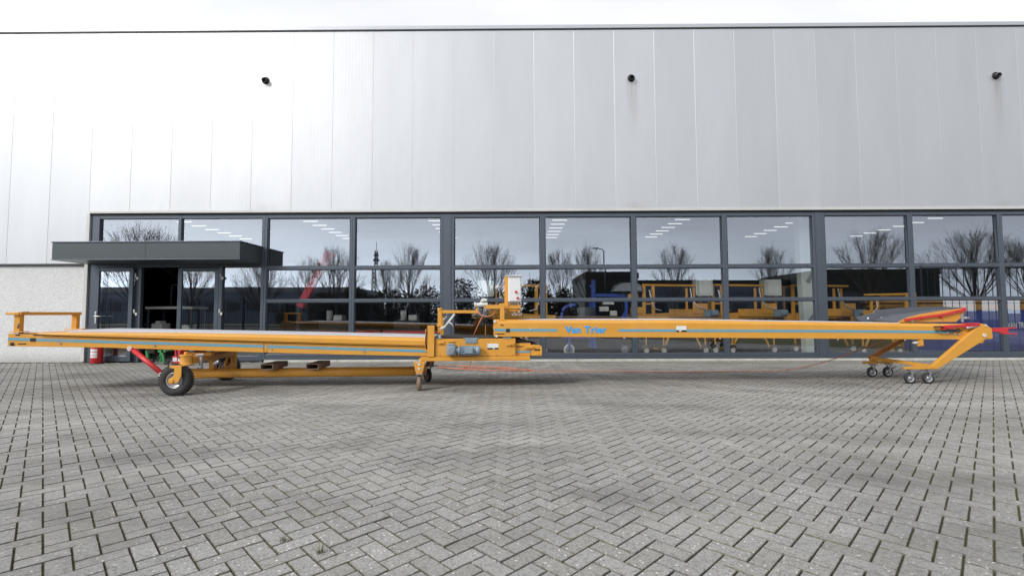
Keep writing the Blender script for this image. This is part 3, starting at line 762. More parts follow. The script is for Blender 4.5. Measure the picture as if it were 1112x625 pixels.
# ---- upper conveyor (right)
upc, TU = conv('belt_conveyor', 'upper orange belt conveyor with blue lettering, hopper and tilted castor frame at right', 3.75)
WU = .86
zt_ = [(-.34,1.091),(2.75,1.077),(5.58,1.022),(7.95,.985)]
zb_ = [(-.34,.824),(2.74,.790),(5.57,.752),(7.95,.722)]
sx_ = [-.34,1.2,2.75,4.2,5.58,7.0,7.90]
for side in (0, 1):
    y = lambda v: v if side == 0 else WU - v
    mb = MB(TU); secs = []
    for x in sx_:
        zb, zt = interp(zb_, x), interp(zt_, x)
        secs.append([(x,y(0),zb),(x,y(0),zt-.048),(x,y(.035),zt),(x,y(.085),zt),(x,y(.085),zt-.012),(x,y(.04),zt-.012),(x,y(.012),zt-.055),(x,y(.012),zb+.012),(x,y(.08),zb+.012),(x,y(.08),zb)])
    mb.loft(secs); pn = mb.build('side_panel','orange',upc,.003)
    zs = [(-.34,.932),(.7,.922),(2.75,.905),(5.58,.880),(7.5,.853)]
    for a, b in ((-.335,.69),(1.69,7.45)):
        mb = MB(TU); secs = []
        for q in range(9):
            x = a + (b-a)*q/8; z = interp(zs, x)
            secs.append([(x,y(-.004),z-.0215),(x,y(-.004),z+.0215),(x,y(.004),z+.0215),(x,y(.004),z-.0215)])
        mb.loft(secs); mb.build('stripe','blue_stripe',pn)
    if side == 0:
        cu = bpy.data.curves.new('lettering','FONT'); cu.body = 'Van Trier'; cu.size = .158; cu.align_x = 'CENTER'; cu.align_y = 'CENTER'
        cu.extrude = .0015; cu.offset = .0015; cu.space_character = 1.08
        tmp = bpy.data.objects.new('tmp', cu); col.objects.link(tmp)
        dg = bpy.context.evaluated_depsgraph_get(); me = bpy.data.meshes.new_from_object(tmp.evaluated_get(dg))
        bpy.data.objects.remove(tmp)
        me.materials.clear(); me.materials.append(M['blue_text'])
        xs = [v.co.x for v in me.vertices]; kx = .685/(max(xs)-min(xs)); mx_ = (max(xs)+min(xs))/2
        ys = [v.co.y for v in me.vertices]; my_ = (max(ys)+min(ys))/2
        bmx = bmesh.new()
        for k, (ox, oy) in enumerate(((0,0),(-.0055,0),(.0055,0),(0,.004),(0,-.004))):
            m2 = me.copy()
            for v in m2.vertices:
                X, Y, Z = v.co; lx = (X-mx_)*kx*.985+ox
                v.co = ((1.155-3.75)*SC + lx, -.004 - k*.0004 - Z, .930 + (Y-my_)*.96 + oy - .011*lx)
            bmx.from_mesh(m2); bpy.data.meshes.remove(m2)
        bmx.to_mesh(me); bmx.free()
        lt = bpy.data.objects.new('lettering', me); col.objects.link(lt); lt.parent = pn
        mb = MB(TU); mb.box(2.655,2.825,-.0065,-.0045,.885,.982); lb = mb.build('label','white',upc)
        mb = MB(TU); mb.box(2.655,2.825,-.0075,-.0068,.885,.912); mb.build('label_print','black',lb)
        mb = MB(TU); mb.box(2.70,2.74,-.0085,-.0078,.890,.906); mb.build('label_print','white',lb)
    mb = MB(TU)
    for bx in (.18,1.79,3.4,4.9,5.42,6.6):
        bz = interp(zb_, bx)-.012; mb.cyl((bx,y(.02),bz-.012),(bx,y(.02),bz+.012),.012,n=8)
    mb.cyl((.25,y(0),.945),(.25,y(-.01),.945),.012,n=8)
    mb.build('bolt','offwhite',pn)
mb = MB(TU); mb.box(-.145,-.085,-.009,.0,.895,.950); mb.box(-.235,-.185,-.006,0,1.0,1.015); mb.box(-.32,-.17,-.006,0,.862,.874); mb.build('adjuster','black',upc)
mb = MB(TU); mb.cyl((-.30,-.02,.835),(-.30,.0,.835),.022,n=12); mb.cyl((-.325,-.015,1.07),(-.325,.03,1.07),.022,n=12); mb.build('end_bolt','offwhite',upc)
mb = MB(TU); secs = []
for x in sx_:
    zb = interp(zb_, x)+.03; zt = interp(zt_, x)-.05
    secs.append([(x,.014,zb),(x,.014,zt),(x,WU-.014,zt),(x,WU-.014,zb)])
mb.loft(secs); mb.build('belly_pan','orange_dark',upc)
mb = MB(TU); secs = []
for x, d in ((-.05,-.02),(.30,.012),(1.2,.016),(2.75,.018),(4.2,.018),(5.58,.016),(6.6,.010)):
    z = interp(zt_, x)+d; secs.append([(x,.09,z-.04),(x,.09,z-.008),(x,.12,z),(x,WU-.12,z),(x,WU-.09,z-.008),(x,WU-.09,z-.04)])
mb.loft(secs); mb.build('belt','belt',upc)
mb = MB(TU); mb.cyl((-.25,.10,.96),(-.25,WU-.10,.96),.10,n=24); mb.box(-.34,.0,.086,WU-.086,1.05,1.075); mb.build('head_drum','orange',upc)
# control box and its post
mb = MB(TU); mb.bar((-.205,.05,1.06),(-.205,.05,1.30),.072,.06); mb.bar((-.47,.07,1.303),(.10,.07,1.303),.055,.06); mb.bar((-.133,.12,1.29),(-.133,.12,1.80),.062,.05)
mb.box(-.27,-.14,.02,.10,1.075,1.095); mb.box(-.26,-.10,.03,.12,1.30,1.36); mb.box(-.12,.11,.09,.11,1.345,1.365); mb.bar((-.10,.35,1.25),(.10,.35,1.25),.03,.03); mb.bar((-.15,.1,1.28),(-.12,.38,1.25),.04,.04)
mb.build('box_post','orange',upc,.005)
mb = MB(TU); mb.box(-.105,.105,.0,.20,1.385,1.800); cbx = mb.build('control_box','white',upc,.008)
mb = MB(TU); mb.loft([[(x,-.035,1.800),(x,-.035,1.812),(x,.22,1.835),(x,.22,1.800)] for x in (-.125,.125)]); mb.build('rain_hood','white',cbx,.004)
mb = MB(TU); mb.box(-.09,.09,-.008,-.0005,1.40,1.785); mb.build('box_door','white',cbx,.006)
for zz, xx in ((1.545,.018),(1.445,.045)):
    mb = MB(TU); mb.cyl((xx,-.032,zz),(xx,-.008,zz),.021,n=16); mb.build('push_button','red',cbx)
mb = MB(TU)
for xx in (-.07,-.03,.01,.05): mb.cyl((xx,.08,1.345),(xx,.08,1.385),.014,n=10)
mb.build('cable_gland','offwhite',cbx)
# hopper at the far end
def sheet(T, pts, v0, v1): 
    mb = MB(T); mb.prism(pts, v0, v1); return mb
hop = sheet(TU,[(6.337,1.095),(6.55,1.15),(6.683,1.184),(6.787,1.241),(7.25,1.274),(7.65,1.288),(8.009,1.294),(8.40,1.275),(8.473,1.262),(8.269,1.03),(6.43,1.03)],.745,.757).build('rubber_skirt','skirt',upc,.003)
mb = MB(TU)
for x, z in ((6.565,1.085),(6.83,1.088),(7.06,1.115),(7.56,1.15),(8.12,1.225)): mb.cyl((x,.735,z),(x,.745,z),.018,n=10)
mb.build('skirt_bolt','white',hop)
hp = sheet(TU,[(6.60,1.02),(6.78,1.100),(7.019,1.158),(7.423,1.218),(7.80,1.256),(7.862,1.258),(7.80,1.13),(7.66,1.02)],.150,.162).build('hopper_plate','orange',upc,.003)
mb = MB(TU); mb.loft([[(x,.165,a),(x,.165,a-.01),(x,.74,b-.01),(x,.74,b)] for x, a, b in ((6.66,1.03,1.05),(7.02,1.13,1.15),(7.42,1.18,1.19),(7.84,1.235,1.24))]); mb.build('hopper_floor','skirt',hp)
mb = MB(TU); mb.bar((6.72,.125,1.062),(7.42,.125,1.150),.035,.035); mb.bar((7.42,.125,1.150),(7.80,.125,1.232),.035,.035); mb.cyl((7.80,.125,1.232),(7.80,.165,1.238),.035,n=14)
for x, z in ((7.02,1.085),(7.38,1.10)): mb.cyl((x,.12,z),(x,.15,z),.02,n=10); mb.bar((x,.13,z),(x-.03,.13,z+.03),.02,.02)
mb.build('hopper_bar','red',hp)
mb = MB(TU); mb.cyl((6.86,.14,1.045),(6.86,.15,1.045),.022,n=12); mb.build('bolt','white',hp)
mb = MB(TU); mb.box(7.745,7.785,.135,.15,1.02,1.155); mb.cyl((7.79,.14,1.09),(7.89,.14,1.09),.018,n=10); mb.build('hopper_stay','rim',upc)
# red tow linkage
mb = MB(TU); mb.bar((7.24,-.05,.945),(7.62,-.05,.962),.03,.045); mb.bar((7.62,-.05,.962),(7.86,-.05,.985),.045,.05); mb.bar((7.62,-.04,.995),(7.86,-.02,1.005),.10,.012); mb.box(7.22,7.28,-.06,0,.90,.96); mb.bar((7.24,-.05,.92),(7.42,-.05,.905),.02,.02)
mb.prism([(8.05,.850),(8.05,.890),(8.70,.912),(8.80,.914),(8.80,.795),(8.70,.795),(8.60,.84)],.31,.35); mb.bar((8.78,.33,.904),(8.97,.33,.904),.03,.022); mb.bar((8.70,.33,.805),(8.97,.33,.800),.03,.022); mb.bar((7.9,.33,.87),(8.06,.33,.87),.05,.05)
mb.build('tow_linkage','red',upc,.004)
mb = MB(TU); mb.cyl((7.62,-.055,.925),(7.82,-.055,.945),.018,n=12); mb.build('ram','rim',upc)
mb = MB(TU); mb.tube([(7.10,-.03,.885),(7.2,-.06,.87),(7.34,-.06,.885),(7.48,-.06,.86),(7.56,-.04,.885)],.012,6); mb.tube([(7.08,-.03,.945),(7.17,-.05,.95),(7.24,-.05,.93)],.014,6); mb.tube([(7.30,-.05,.90),(7.40,-.07,.885),(7.5,-.05,.90)],.016,6); mb.build('hose','black',upc)
mb = MB(TU)
for x, z in ((7.33,.845),(7.46,.825),(7.54,.815),(7.30,.875),(7.50,.885)): mb.cyl((x,-.02,z),(x,0,z),.012,n=8)
mb.build('hose_fitting','white',upc)
mb = MB(TU); mb.box(6.84,6.93,.02,.06,.615,.735); mb.box(6.86,6.91,.0,.02,.63,.73); tb = mb.build('stop_lug','orange',upc,.005)
mb = MB(TU); mb.cyl((6.76,.04,.675),(6.84,.04,.675),.015,.028,n=10); mb.build('stop_pin','offwhite',tb)
# castor frame
mb = MB(TU); mb.prism([(7.86,.975),(7.90,.992),(7.97,.985),(8.07,.915),(8.085,.76),(8.06,.735),(7.96,.735),(7.08,.240),(7.02,.236),(6.985,.262),(6.99,.300)],-.065,.0-.002); ar = mb.build('frame_arm','orange',upc,.010)
mb = MB(TU); mb.cyl((7.92,-.085,.80),(7.92,-.065,.80),.03,n=14); mb.cyl((7.955,-.08,.965),(7.955,-.065,.965),.016,n=10); mb.build('bolt','offwhite',ar)
mb = MB(TU); mb.prism([(7.84,.72),(7.92,.76),(7.94,.70),(7.90,.66),(7.84,.67)],-.05,-.01); mb.build('arm_stop','orange',ar,.004)
mb = MB(TU); mb.prism([(7.58,.76),(7.44,.76),(6.66,.365),(6.68,.325),(6.76,.315)],WU+.002,WU+.06); mb.prism([(7.86,.975),(7.97,.985),(8.085,.76),(7.44,.70),(7.40,.76)],WU+.003,WU+.058); mb.build('frame_arm','orange_dark',upc,.008)
mb = MB(TU); mb.bar((6.71,WU+.02,.345),(7.0,-.02,.285),.06,.055); mb.build('cross_bar','orange',upc,.005)
mb = MB(TU)
mb.box(6.52,7.07,-.05,.0,.238,.282); mb.box(6.70,6.98,-.045,.02,.283,.318)
mb.box(6.54,7.10,WU-.02,WU+.03,.238,.280); mb.box(6.68,6.80,WU-.02,WU+.04,.281,.33); mb.build('castor_beam','orange',upc,.005)
for cx, cv, a in ((6.615,-.02,0),(6.925,-.03,0),(6.645,WU-.06,0),(6.96,WU-.05,0)):
    castor(upc,TU,cx,cv,.092,.045,0,R(0+a),'tyre','rim',.236,5)
mb = MB(TU); mb.bar((6.97,-.04,.12),(7.13,-.04,.20),.05,.006); mb.bar((7.02,WU-.05,.14),(7.12,WU-.05,.19),.05,.006); mb.build('brake_pedal','steel',upc)

# ------------------------------------------------------------------ power cable on the ground
pts = []
def sm(P, n=10):
    out = []
    for i in range(len(P)-1):
        p0 = Vector(P[max(i-1,0)]); p1 = Vector(P[i]); p2 = Vector(P[i+1]); p3 = Vector(P[min(i+2,len(P)-1)])
        for k in range(n):
            t = k/n; out.append(.5*((2*p1)+(-p0+p2)*t+(2*p0-5*p1+4*p2-p3)*t*t+(-p0+3*p1-3*p2+p3)*t**3))
    out.append(Vector(P[-1])); return out
cab = sm([(6.36,8.15,.76),(6.25,8.60,.54),(6.02,9.20,.27),(5.72,9.55,.10),(5.35,9.74,.016),(4.6,9.72,.012),(3.2,9.66,.012),(1.6,9.78,.012),(.4,9.85,.012),(-.5,10.0,.014),(-1.3,10.35,.014),(-1.75,10.6,.014),(-1.5,10.85,.016),(-.8,10.55,.018),(0.0,9.95,.026),(-.2,10.35,.030),(-.95,10.75,.022),(-1.6,10.75,.022),(-1.4,10.2,.030),(-.4,9.8,.030),(.35,9.9,.030),(-.3,10.2,.036),(-1.1,10.2,.036),(-1.0,10.5,.042),(-.85,9.2,.30),(-.75,8.2,.46)])
mb = MB(); mb.tube(cab, .008, 6); tag(mb.build('power_cable','cable'), 'thin orange power cable coiled on the pavers, its end rising to the upper conveyor', 'cable')

# ------------------------------------------------------------------ fire extinguisher, green trolley
fe = thing('fire_extinguisher','red fire extinguisher with white label standing beside the open door','fire extinguisher',(-10.31,11.70,0))
mb = MB(); mb.lathe((0,0,0),(0,0,1),[(.0,.012),(.118,.012),(.125,.03),(.125,.40),(.115,.45),(.08,.49),(.035,.51),(.035,.53),(0,.53)],30); body = mb.build('cylinder','ext_red',fe)
mb = MB(); mb.lathe((0,0,0),(0,0,1),[(.0,.0),(.119,.0),(.122,.022),(.117,.022)],30); mb.build('base_ring','black',fe)
mb = MB(); n = 12
for k in range(n):
    a0 = -math.pi/2 - .75 + 1.5*k/n; a1 = -math.pi/2 - .75 + 1.5*(k+1)/n
    for z0, z1 in ((.15,.20),(.215,.285),(.30,.36)): mb.quad((.1262*math.cos(a0),.1262*math.sin(a0),z0),(.1262*math.cos(a1),.1262*math.sin(a1),z0),(.1262*math.cos(a1),.1262*math.sin(a1),z1),(.1262*math.cos(a0),.1262*math.sin(a0),z1))
mb.build('label','white',body)
mb = MB(); mb.cyl((0,0,.53),(0,0,.57),.03,n=14); mb.bar((-.02,0,.585),(.12,0,.60),.02,.02); mb.bar((-.02,0,.56),(.11,0,.555),.02,.012); mb.build('valve','black',fe)
mb = MB(); mb.tube(sm([(0,-.02,.55),(-.09,-.05,.54),(-.145,-.03,.44),(-.145,0,.25),(-.14,0,.12)],6),.011,7); mb.build('hose','black',fe)

gt = thing('hand_trolley','green steel hand trolley parked in front of the open doorway','trolley',(-8.62,11.4,0)); gt.scale = (1,1,.80)
mb = MB()
for sx in (-.18,.20):
    mb.bar((sx,0,.05),(sx-.04,0,.42),.055,.05)
mb.bar((-.22,0,.40),(.24,0,.40),.05,.06); mb.bar((.18,0,.38),(.05,0,.20),.03,.03); mb.bar((-.22,0,.05),(-.32,.22,.10),.04,.04); mb.bar((-.18,0,.40),(-.18,.4,.42),.04,.04); mb.bar((.2,0,.40),(.2,.4,.42),.04,.04); mb.bar((-.22,.4,.42),(.24,.4,.42),.04,.04)
for sx in (-.18,.2): mb.bar((sx,.4,.05),(sx,.4,.42),.04,.04)
mb.build('frame','green',gt,.004)
for sx, sy in ((.22,0),(-.30,.2),(.22,.4)):
    mb = MB(); mb.lathe((sx+.04,sy,.075),(0,1,0),[(.0,-.02),(.05,-.02),(.072,-.022),(.075,-.012),(.075,.012),(.072,.022),(.05,.02),(.0,.02)],20); mb.build('wheel','tyre',gt)
mb = MB(); mb.box(.32,.55,.1,.4,.02,.25); mb.box(.36,.5,.12,.35,.25,.42); mb.bar((.25,.2,.10),(.6,.2,.12),.03,.03); mb.build('load','red',gt,.006)
mb = MB(); mb.box(.34,.44,.09,.099,.08,.20); mb.box(.47,.53,.09,.099,.08,.20); mb.build('load_label','white',gt)

# ------------------------------------------------------------------ machines inside the hall
def indoor(label, X, Y, s=1.0, mirror=1, box=True, low_deck=0.0, deckmat='orange'):
    t = thing('indoor_conveyor', label, 'conveyor', (X, Y, 0), 0.0, 'orange conveyors parked inside the hall')
    t.scale = (1,1,1); T = lambda p: (p[0]*mirror*s*.924, p[1], p[2]*s*.968)
    mb = MB(T); mb.loft([[(x,.0,z),(x,.0,z+.20),(x,.06,z+.20),(x,.06,z)] for x, z in ((-1.3,.98),(1.25,1.10))]); mb.loft([[(x,.9,z),(x,.9,z+.20),(x,.96,z+.20),(x,.96,z)] for x, z in ((-1.3,.98),(1.25,1.10))]); mb.build('side_panel',deckmat,t,.004)
    mb = MB(T); mb.loft([[(x,.06,z),(x,.06,z+.02),(x,.9,z+.02),(x,.9,z)] for x, z in ((-1.28,1.13),(1.2,1.25))]); mb.build('belt','dark_rubber',t)
    mb = MB(T)
    for x in (-1.0,-.72): mb.bar((x,.02,1.0),(x,.02,2.02),.09,.07); mb.bar((x,.94,1.0),(x,.94,2.02),.07,.07)
    for x in (.30,.52): mb.bar((x,.02,1.05),(x,.02,1.95),.06,.06)
    mb.bar((-1.05,.02,2.05),(.75,.02,2.02),.07,.06); mb.bar((-1.0,.94,2.03),(-.72,.94,2.03),.06,.06); mb.bar((-1.0,.02,2.03),(-1.0,.94,2.03),.06,.06); mb.bar((-1.0,.03,1.5),(-.72,.03,1.5),.05,.05)
    mb.box(-.25,.9,-.06,.0,1.12,1.34); mb.box(.45,.9,-.08,-.061,1.2,1.5)
    mb.build('gantry',deckmat,t,.004)
    if box:
        mb = MB(T); mb.box(.62,1.10,-.02,.25,1.72,2.20); b = mb.build('control_box','column',t,.01)
        mb = MB(T); mb.box(.585,.615,-.06,.28,1.74,2.18); mb.build('box_door','column',b,.004)
        mb = MB(T); mb.box(.67,1.05,-.03,-.021,1.77,2.15); mb.build('box_panel','offwhite',b,.004)
    mb = MB(T); mb.lathe((.95,-.10,1.22),(1,0,0),[(0,0),(.10,0),(.10,.22),(.07,.25),(0,.25)],18); mb.box(.78,.94,-.2,0,1.12,1.30); mb.build('motor','motor',t,.006)
    mb = MB(T); mb.bar((-.45,.1,.15),(.05,.1,1.02),.07,.06); mb.bar((.75,.1,.20),(.35,.1,1.04),.05,.05); mb.bar((-.5,.5,.55),(.8,.5,.55),.06,.06); mb.bar((-.45,.1,.15),(-.45,.9,.15),.06,.06); mb.build('leg',deckmat,t,.004)
    for x in (-.95,-.42,.85):
        mb = MB(T); mb.lathe((x,.05,.15),(0,1,0),[(.075,-.03),(.14,-.035),(.15,-.02),(.15,.02),(.14,.035),(.075,.03)],22); w = mb.build('wheel','tyre',t)
        mb = MB(T); mb.lathe((x,.05,.15),(0,1,0),[(.085,-.032),(.07,-.02),(.03,-.02),(0,-.03)],20); mb.build('rim','offwhite',w)
        mb = MB(T); mb.bar((x,.05,.15),(x,.05,.95),.03,.05); mb.build('wheel_stem',deckmat,w)
    mb = MB(T); mb.tube([(-.85,-.05,1.9),(-.8,-.08,1.6),(-.7,-.06,1.35),(-.5,-.05,1.3)],.02,6); mb.tube([(.4,-.03,1.95),(.42,-.1,1.6),(.6,-.1,1.4),(.9,-.1,1.3)],.018,6); mb.build('hose','offwhite',t)
    return t
indoor('orange indoor conveyor with pale switch box behind the post-mounted white control box', -.05, 13.4, 1.0, -1)
indoor('orange indoor conveyor with pale switch box right of the blue upright machine', 4.57, 13.4)
indoor('orange indoor conveyor with pale switch box just left of the pale portal column', 6.55, 13.5, 1.0)
indoor('orange indoor conveyor without switch box right of the double window post', 9.05, 13.9, 1.0, 1, False)
indoor('lowest orange indoor conveyor, without switch box, behind the grey rubber skirt', 10.45, 13.4, .86, -1, False)

bm_ = thing('bale_elevator','blue upright machine with black drum and white castor inside the hall','machine',(2.23,13.5,0)); bm_.scale = (.93,.93,.97)
mb = MB(); mb.bar((0,0,.2),(0,0,2.2),.12,.10); mb.bar((-.05,0,1.76),(1.0,0,1.74),.08,.09); mb.bar((0,0,.62),(1.1,0,.62),.08,.1); mb.bar((1.0,0,.5),(1.0,0,1.76),.08,.08); mb.bar((-.12,0,2.02),(0,0,2.02),.05,.06)
mb.bar((0,.6,.2),(0,.6,1.7),.1,.1); mb.bar((0,0,1.2),(0,.6,1.2),.08,.08); mb.bar((.6,0,.65),(1.0,0,1.3),.06,.06)
mb.tube(sm([(-.95,0,.55),(-.98,0,1.05),(-.88,0,1.38),(-.62,0,1.47),(-.55,0,1.45)],6),.05,8); mb.bar((-.95,0,.55),(0,0,.55),.08,.1); mb.bar((-.75,0,.15),(-.75,0,.6),.07,.07)
mb.build('frame','blue_machine',bm_,.006)
mb = MB(); mb.cyl((-.24,-.1,1.02),(-.24,-.1,1.40),.27,n=28); mb.build('drum','skirt',bm_)
mb = MB(); mb.cyl((-.24,-.1,.98),(-.24,-.1,1.018),.30,n=28); mb.build('drum_rim','dark_rubber',bm_)
mb = MB(); mb.loft([[(x,y,z) for y, z in ((-.2,1.86),(.5,1.86),(.5,1.86+h),(-.2,1.86+h*.8))] for x, h in ((.62,.02),(.72,.20),(.95,.30),(1.3,.30),(1.4,.22),(1.45,.05))]); mb.build('hood','clad_grey',bm_,.02)
mb = MB(); mb.box(.30,.62,-.08,.2,1.48,1.64); mb.box(.18,.45,-.1,.1,1.28,1.42); mb.box(.5,.7,-.09,.1,1.15,1.3); mb.build('valve_block','offwhite',bm_,.01)
mb = MB(); mb.box(1.05,1.35,-.1,.3,1.6,1.8); mb.box(1.15,1.5,-.1,.2,1.2,1.4); mb.build('gear_cover','orange',bm_,.01)
for x, y in ((-.75,0),(.95,.1)):
    mb = MB(); mb.lathe((x,y,.17),(0,1,0),[(.11,-.03),(.155,-.035),(.17,-.02),(.17,.02),(.155,.035),(.11,.03)],24); w = mb.build('wheel','offwhite' if x < 0 else 'tyre',bm_)
    mb = MB(); mb.lathe((x,y,.17),(0,1,0),[(.12,-.02),(.03,-.015),(0,-.03)],20); mb.build('rim','clad_grey',w)

bh = thing('bulk_hopper','dark blue sheet metal hopper with white lettering inside the hall at right','hopper',(12.84,13.2,0)); bh.scale = (.904,1,1)
mb = MB(); mb.box(-1.85,2.6,0,.05,.12,1.24); mb.box(-1.85,-1.80,.051,1.8,.12,1.24)
for x in (-1.2,-.4,.4,1.2,2.0): mb.box(x-.03,x+.03,-.04,-.001,.14,1.22)
mb.build('side_sheet','hull_blue',bh,.006)
mb = MB(); mb.box(-1.9,2.65,-.05,.10,1.245,1.33); mb.build('top_rail','timber',bh,.006)
mb = MB()
for x in (-1.6,0,1.6,2.4): mb.lathe((x,.1,.1),(0,1,0),[(0,-.03),(.1,-.03),(.1,.03),(0,.03)],16)
mb.build('castor','tyre',bh)
cu = bpy.data.curves.new('lettering','FONT'); cu.body = 'VAN TRIER'; cu.size = .22; cu.offset = .004; cu.extrude = .001
tmp = bpy.data.objects.new('tmp', cu); col.objects.link(tmp)
me = bpy.data.meshes.new_from_object(tmp.evaluated_get(bpy.context.evaluated_depsgraph_get())); bpy.data.objects.remove(tmp)
me.materials.clear(); me.materials.append(M['white'])
for v in me.vertices: X, Y, Z = v.co; v.co = (.78 + X*.62, -.044 - Z, .75 + Y)
lt = bpy.data.objects.new('lettering', me); col.objects.link(lt); lt.parent = bh
cr = thing('timber_stack','stack of yellow timber boards behind the blue hopper','timber stack',(13.1,13.75,0)); cr.scale = (.92,1,1)
for q in range(5):
    mb = MB(); z0 = .86 + q*.15
    for r in range(4): mb.box(-2.6+random.uniform(-.08,.08), 3.2+random.uniform(-.1,.1), r*.26, r*.26+.24, z0, z0+.11)
    mb.build('board_layer','timber',cr,.004)
mb = MB()
for x in (-2.2,0,2.6): mb.box(x-.1,x+.1,0,1,0,.855)
mb.build('bearer','timber',cr)
rb = thing('loader_boom','slanted red loader boom inside the hall above the left bay','boom',(-6.05,13.55,0)); rb.scale = (.93,1,.965)
mb = MB(); mb.bar((-.15,.1,1.45),(.55,.1,2.72),.20,.22); mb.build('mast','red',rb,.01)
mb = MB(); mb.bar((-.2,.1,0),(-.2,.1,1.5),.12,.12); mb.bar((-.2,.1,.1),(.3,.5,.05),.12,.1); mb.bar((-.2,.1,.1),(-.7,.5,.05),.12,.1); mb.build('stand','frame_dark',rb,.006)
mb = MB(); mb.bar((.53,.1,2.69),(.80,.1,3.10),.27,.28); mb.bar((.72,.1,3.0),(.92,.1,3.02),.06,.06); mb.build('boom_head','red',rb,.006)
wt = thing('work_table','work table with pale metal edge seen through the open doorway','table',(-9.6,13.1,0))
mb = MB(); mb.box(-.66,.66,0,.7,1.35,1.42); mb.build('table_top','offwhite',wt,.008)
mb = MB()
for x in (-.6,.6):
    for y in (.06,.64): mb.bar((x,y,0),(x,y,1.345),.05,.05)
mb.bar((-.4,.64,1.43),(-.4,.64,2.05),.03,.03); mb.bar((-.4,.64,2.05),(.3,.64,2.10),.03,.03); mb.build('leg','frame',wt)
mb = MB(); mb.box(-.45,-.15,-.02,.3,.80,.95); mb.box(-.35,-.2,-.02,.2,.951,1.02); mb.box(.35,.6,-.02,.3,.78,.9); mb.build('tool_case','offwhite',wt,.01)
mb = MB(); mb.box(-.58,.58,.03,.68,.74,.775); mb.build('shelf','clad_grey',wt)
# low machine beds along the left bays
for X, w_, lab in ((-5.2,2.2,'low dark machine bed with red side bar behind the bay right of the entrance'),(-3.0,2.0,'low dark machine bed with red side bar left of the orange swing arm')):
    t = thing('machine_bed', lab, 'machine', (X,14.4,0), 0, 'low machine beds behind the left bays')
    mb = MB(); mb.box(-w_/2,w_/2,0,.9,.55,.72); mb.box(-w_/2+.3,w_/2-.9,.1,.7,.721,1.0); mb.build('bed','frame_dark',t,.01)
    mb = MB(); mb.box(-w_/2,w_/2,-.04,-.001,.60,.68); mb.build('side_bar','red',t,.004)
    mb = MB()
    for x in (-w_/2+.15,w_/2-.15):
        for y in (.1,.8): mb.bar((x,y,0),(x,y,.55),.09,.09)
    mb.build('leg','frame_dark',t)
    mb = MB(); mb.cyl((-w_/2+.55,.3,1.0),(-w_/2+.55,.3,1.3),.09,n=16); mb.box(-w_/2+.75,-w_/2+1.0,.1,.5,1.0,1.16); mb.build('fitting','offwhite',t,.006)

# ------------------------------------------------------------------ what stands across the yard (mirrored in the panes)
def make_tree(H, W, seed, trunk_h, limbs=9):
    """bare rounded crown: limbs fan out of the trunk head and fork into straight ascending twigs"""
    rnd = random.Random(seed)
    tr = MB(); cr = MB()
    tr.tube([(0,0,-.1),(.02,.01,trunk_h*.3),(0,.03,trunk_h*.7),(.03,0,trunk_h)],[.21,.16,.145,.14],10)
    C = Vector((0,0,trunk_h*.7+(H-trunk_h*.7)*.48)); rx = W/2; rz = (H-trunk_h*.7)*.52
    def inside(p): return ((p.x/rx)**2 + (p.y/rx)**2 + ((p.z-C.z)/rz)**2) < 1.0
    def grow(p, d, L, r, lvl):
        n = 4; pts = [p.copy()]; rs = [r]; q = p.copy(); dd = d.copy()
        for k in range(n):
            dd = (dd + Vector((rnd.gauss(0,.05),rnd.gauss(0,.05),rnd.gauss(0,.03)+.045))).normalized()
            q = q + dd*(L/n); pts.append(q.copy()); rs.append(max(.0048, r*(1-.5*(k+1)/n)))
            if lvl > 1 and not inside(q) and k > 0: break
        cr.tube(pts, rs, 5 if lvl < 2 else 3)
        if lvl >= 4 or len(pts) < n: return
        for c in range((4,4,4,3)[lvl]):
            k = (1,2,3,4,4,3)[c % 6] if lvl else (2,3,4,4)[c]
            base = pts[min(k, len(pts)-1)]
            a = Vector((rnd.gauss(0,1),rnd.gauss(0,1),rnd.gauss(0,.5))); a = (a - dd*a.dot(dd)).normalized()
            nd = (dd + a*rnd.uniform(.24,.48) + Vector((0,0,.06))).normalized()
            grow(base, nd, L*rnd.uniform(.50,.74), max(.0048, rs[k if k < len(rs) else -1]*.60), lvl+1)
    for i in range(limbs):
        az = 2*math.pi*(i*.382) + rnd.uniform(-.2,.2); f = ((i+.3)/limbs)**.55
        tgt = C + Vector((math.cos(az)*rx*f*1.05, math.sin(az)*rx*f*1.05, rz*(1.0-1.15*f**2.6)))
        st = Vector((0,0,trunk_h*(.82 + .18*rnd.random())))
        grow(st, (tgt-st).normalized(), (tgt-st).length*.60*rnd.uniform(.85,1.15), .054, 0)
    return tr, cr
protos = {}
def tree(kind, x, y, s, rz, label):
    spec = {'round': (8.0,6.8,3,2.3,13), 'upright': (8.2,5.0,8,2.5,11), 'wide': (7.6,8.2,21,2.0,17)}[kind]
    if kind not in protos:
        t = thing('bare_tree', label, 'tree'); tr, cr = make_tree(*spec)
        tr.build('trunk','bark',t); cr.build('crown','bark',t,fix=False); protos[kind] = t
    else: t = copy_tree(protos[kind])
    t.location = (x, y, 0); t.rotation_euler = (0,0,rz); t.scale = (s*.85,s*.85,s*.915); t['label'] = label; t['category'] = 'tree'; t['group'] = 'bare trees across the yard'
    return t
tree('wide',-26.6,-9.5,1.04,.4,'broad dense bare tree mirrored in the top pane above the canopy')
tree('round',-29.5,-19,.95,1.4,'bare tree mirrored in the right door leaf')
tree('wide',-21.6,-16,.78,2.0,'bare tree mirrored in the sidelight at the canopy end')
tree('round',-17.4,-22,1.03,2.9,'bare tree mirrored beside the slanted red boom, right of it')
tree('upright',-22.6,-28,.97,.2,'slim bare tree mirrored behind the slanted red boom')
tree('upright',-10.7,-24,1.06,1.1,'bare tree mirrored in the bay left of the double window post')
tree('upright',-14.0,-28,.92,2.2,'small bare tree mirrored just right of the lattice mast')
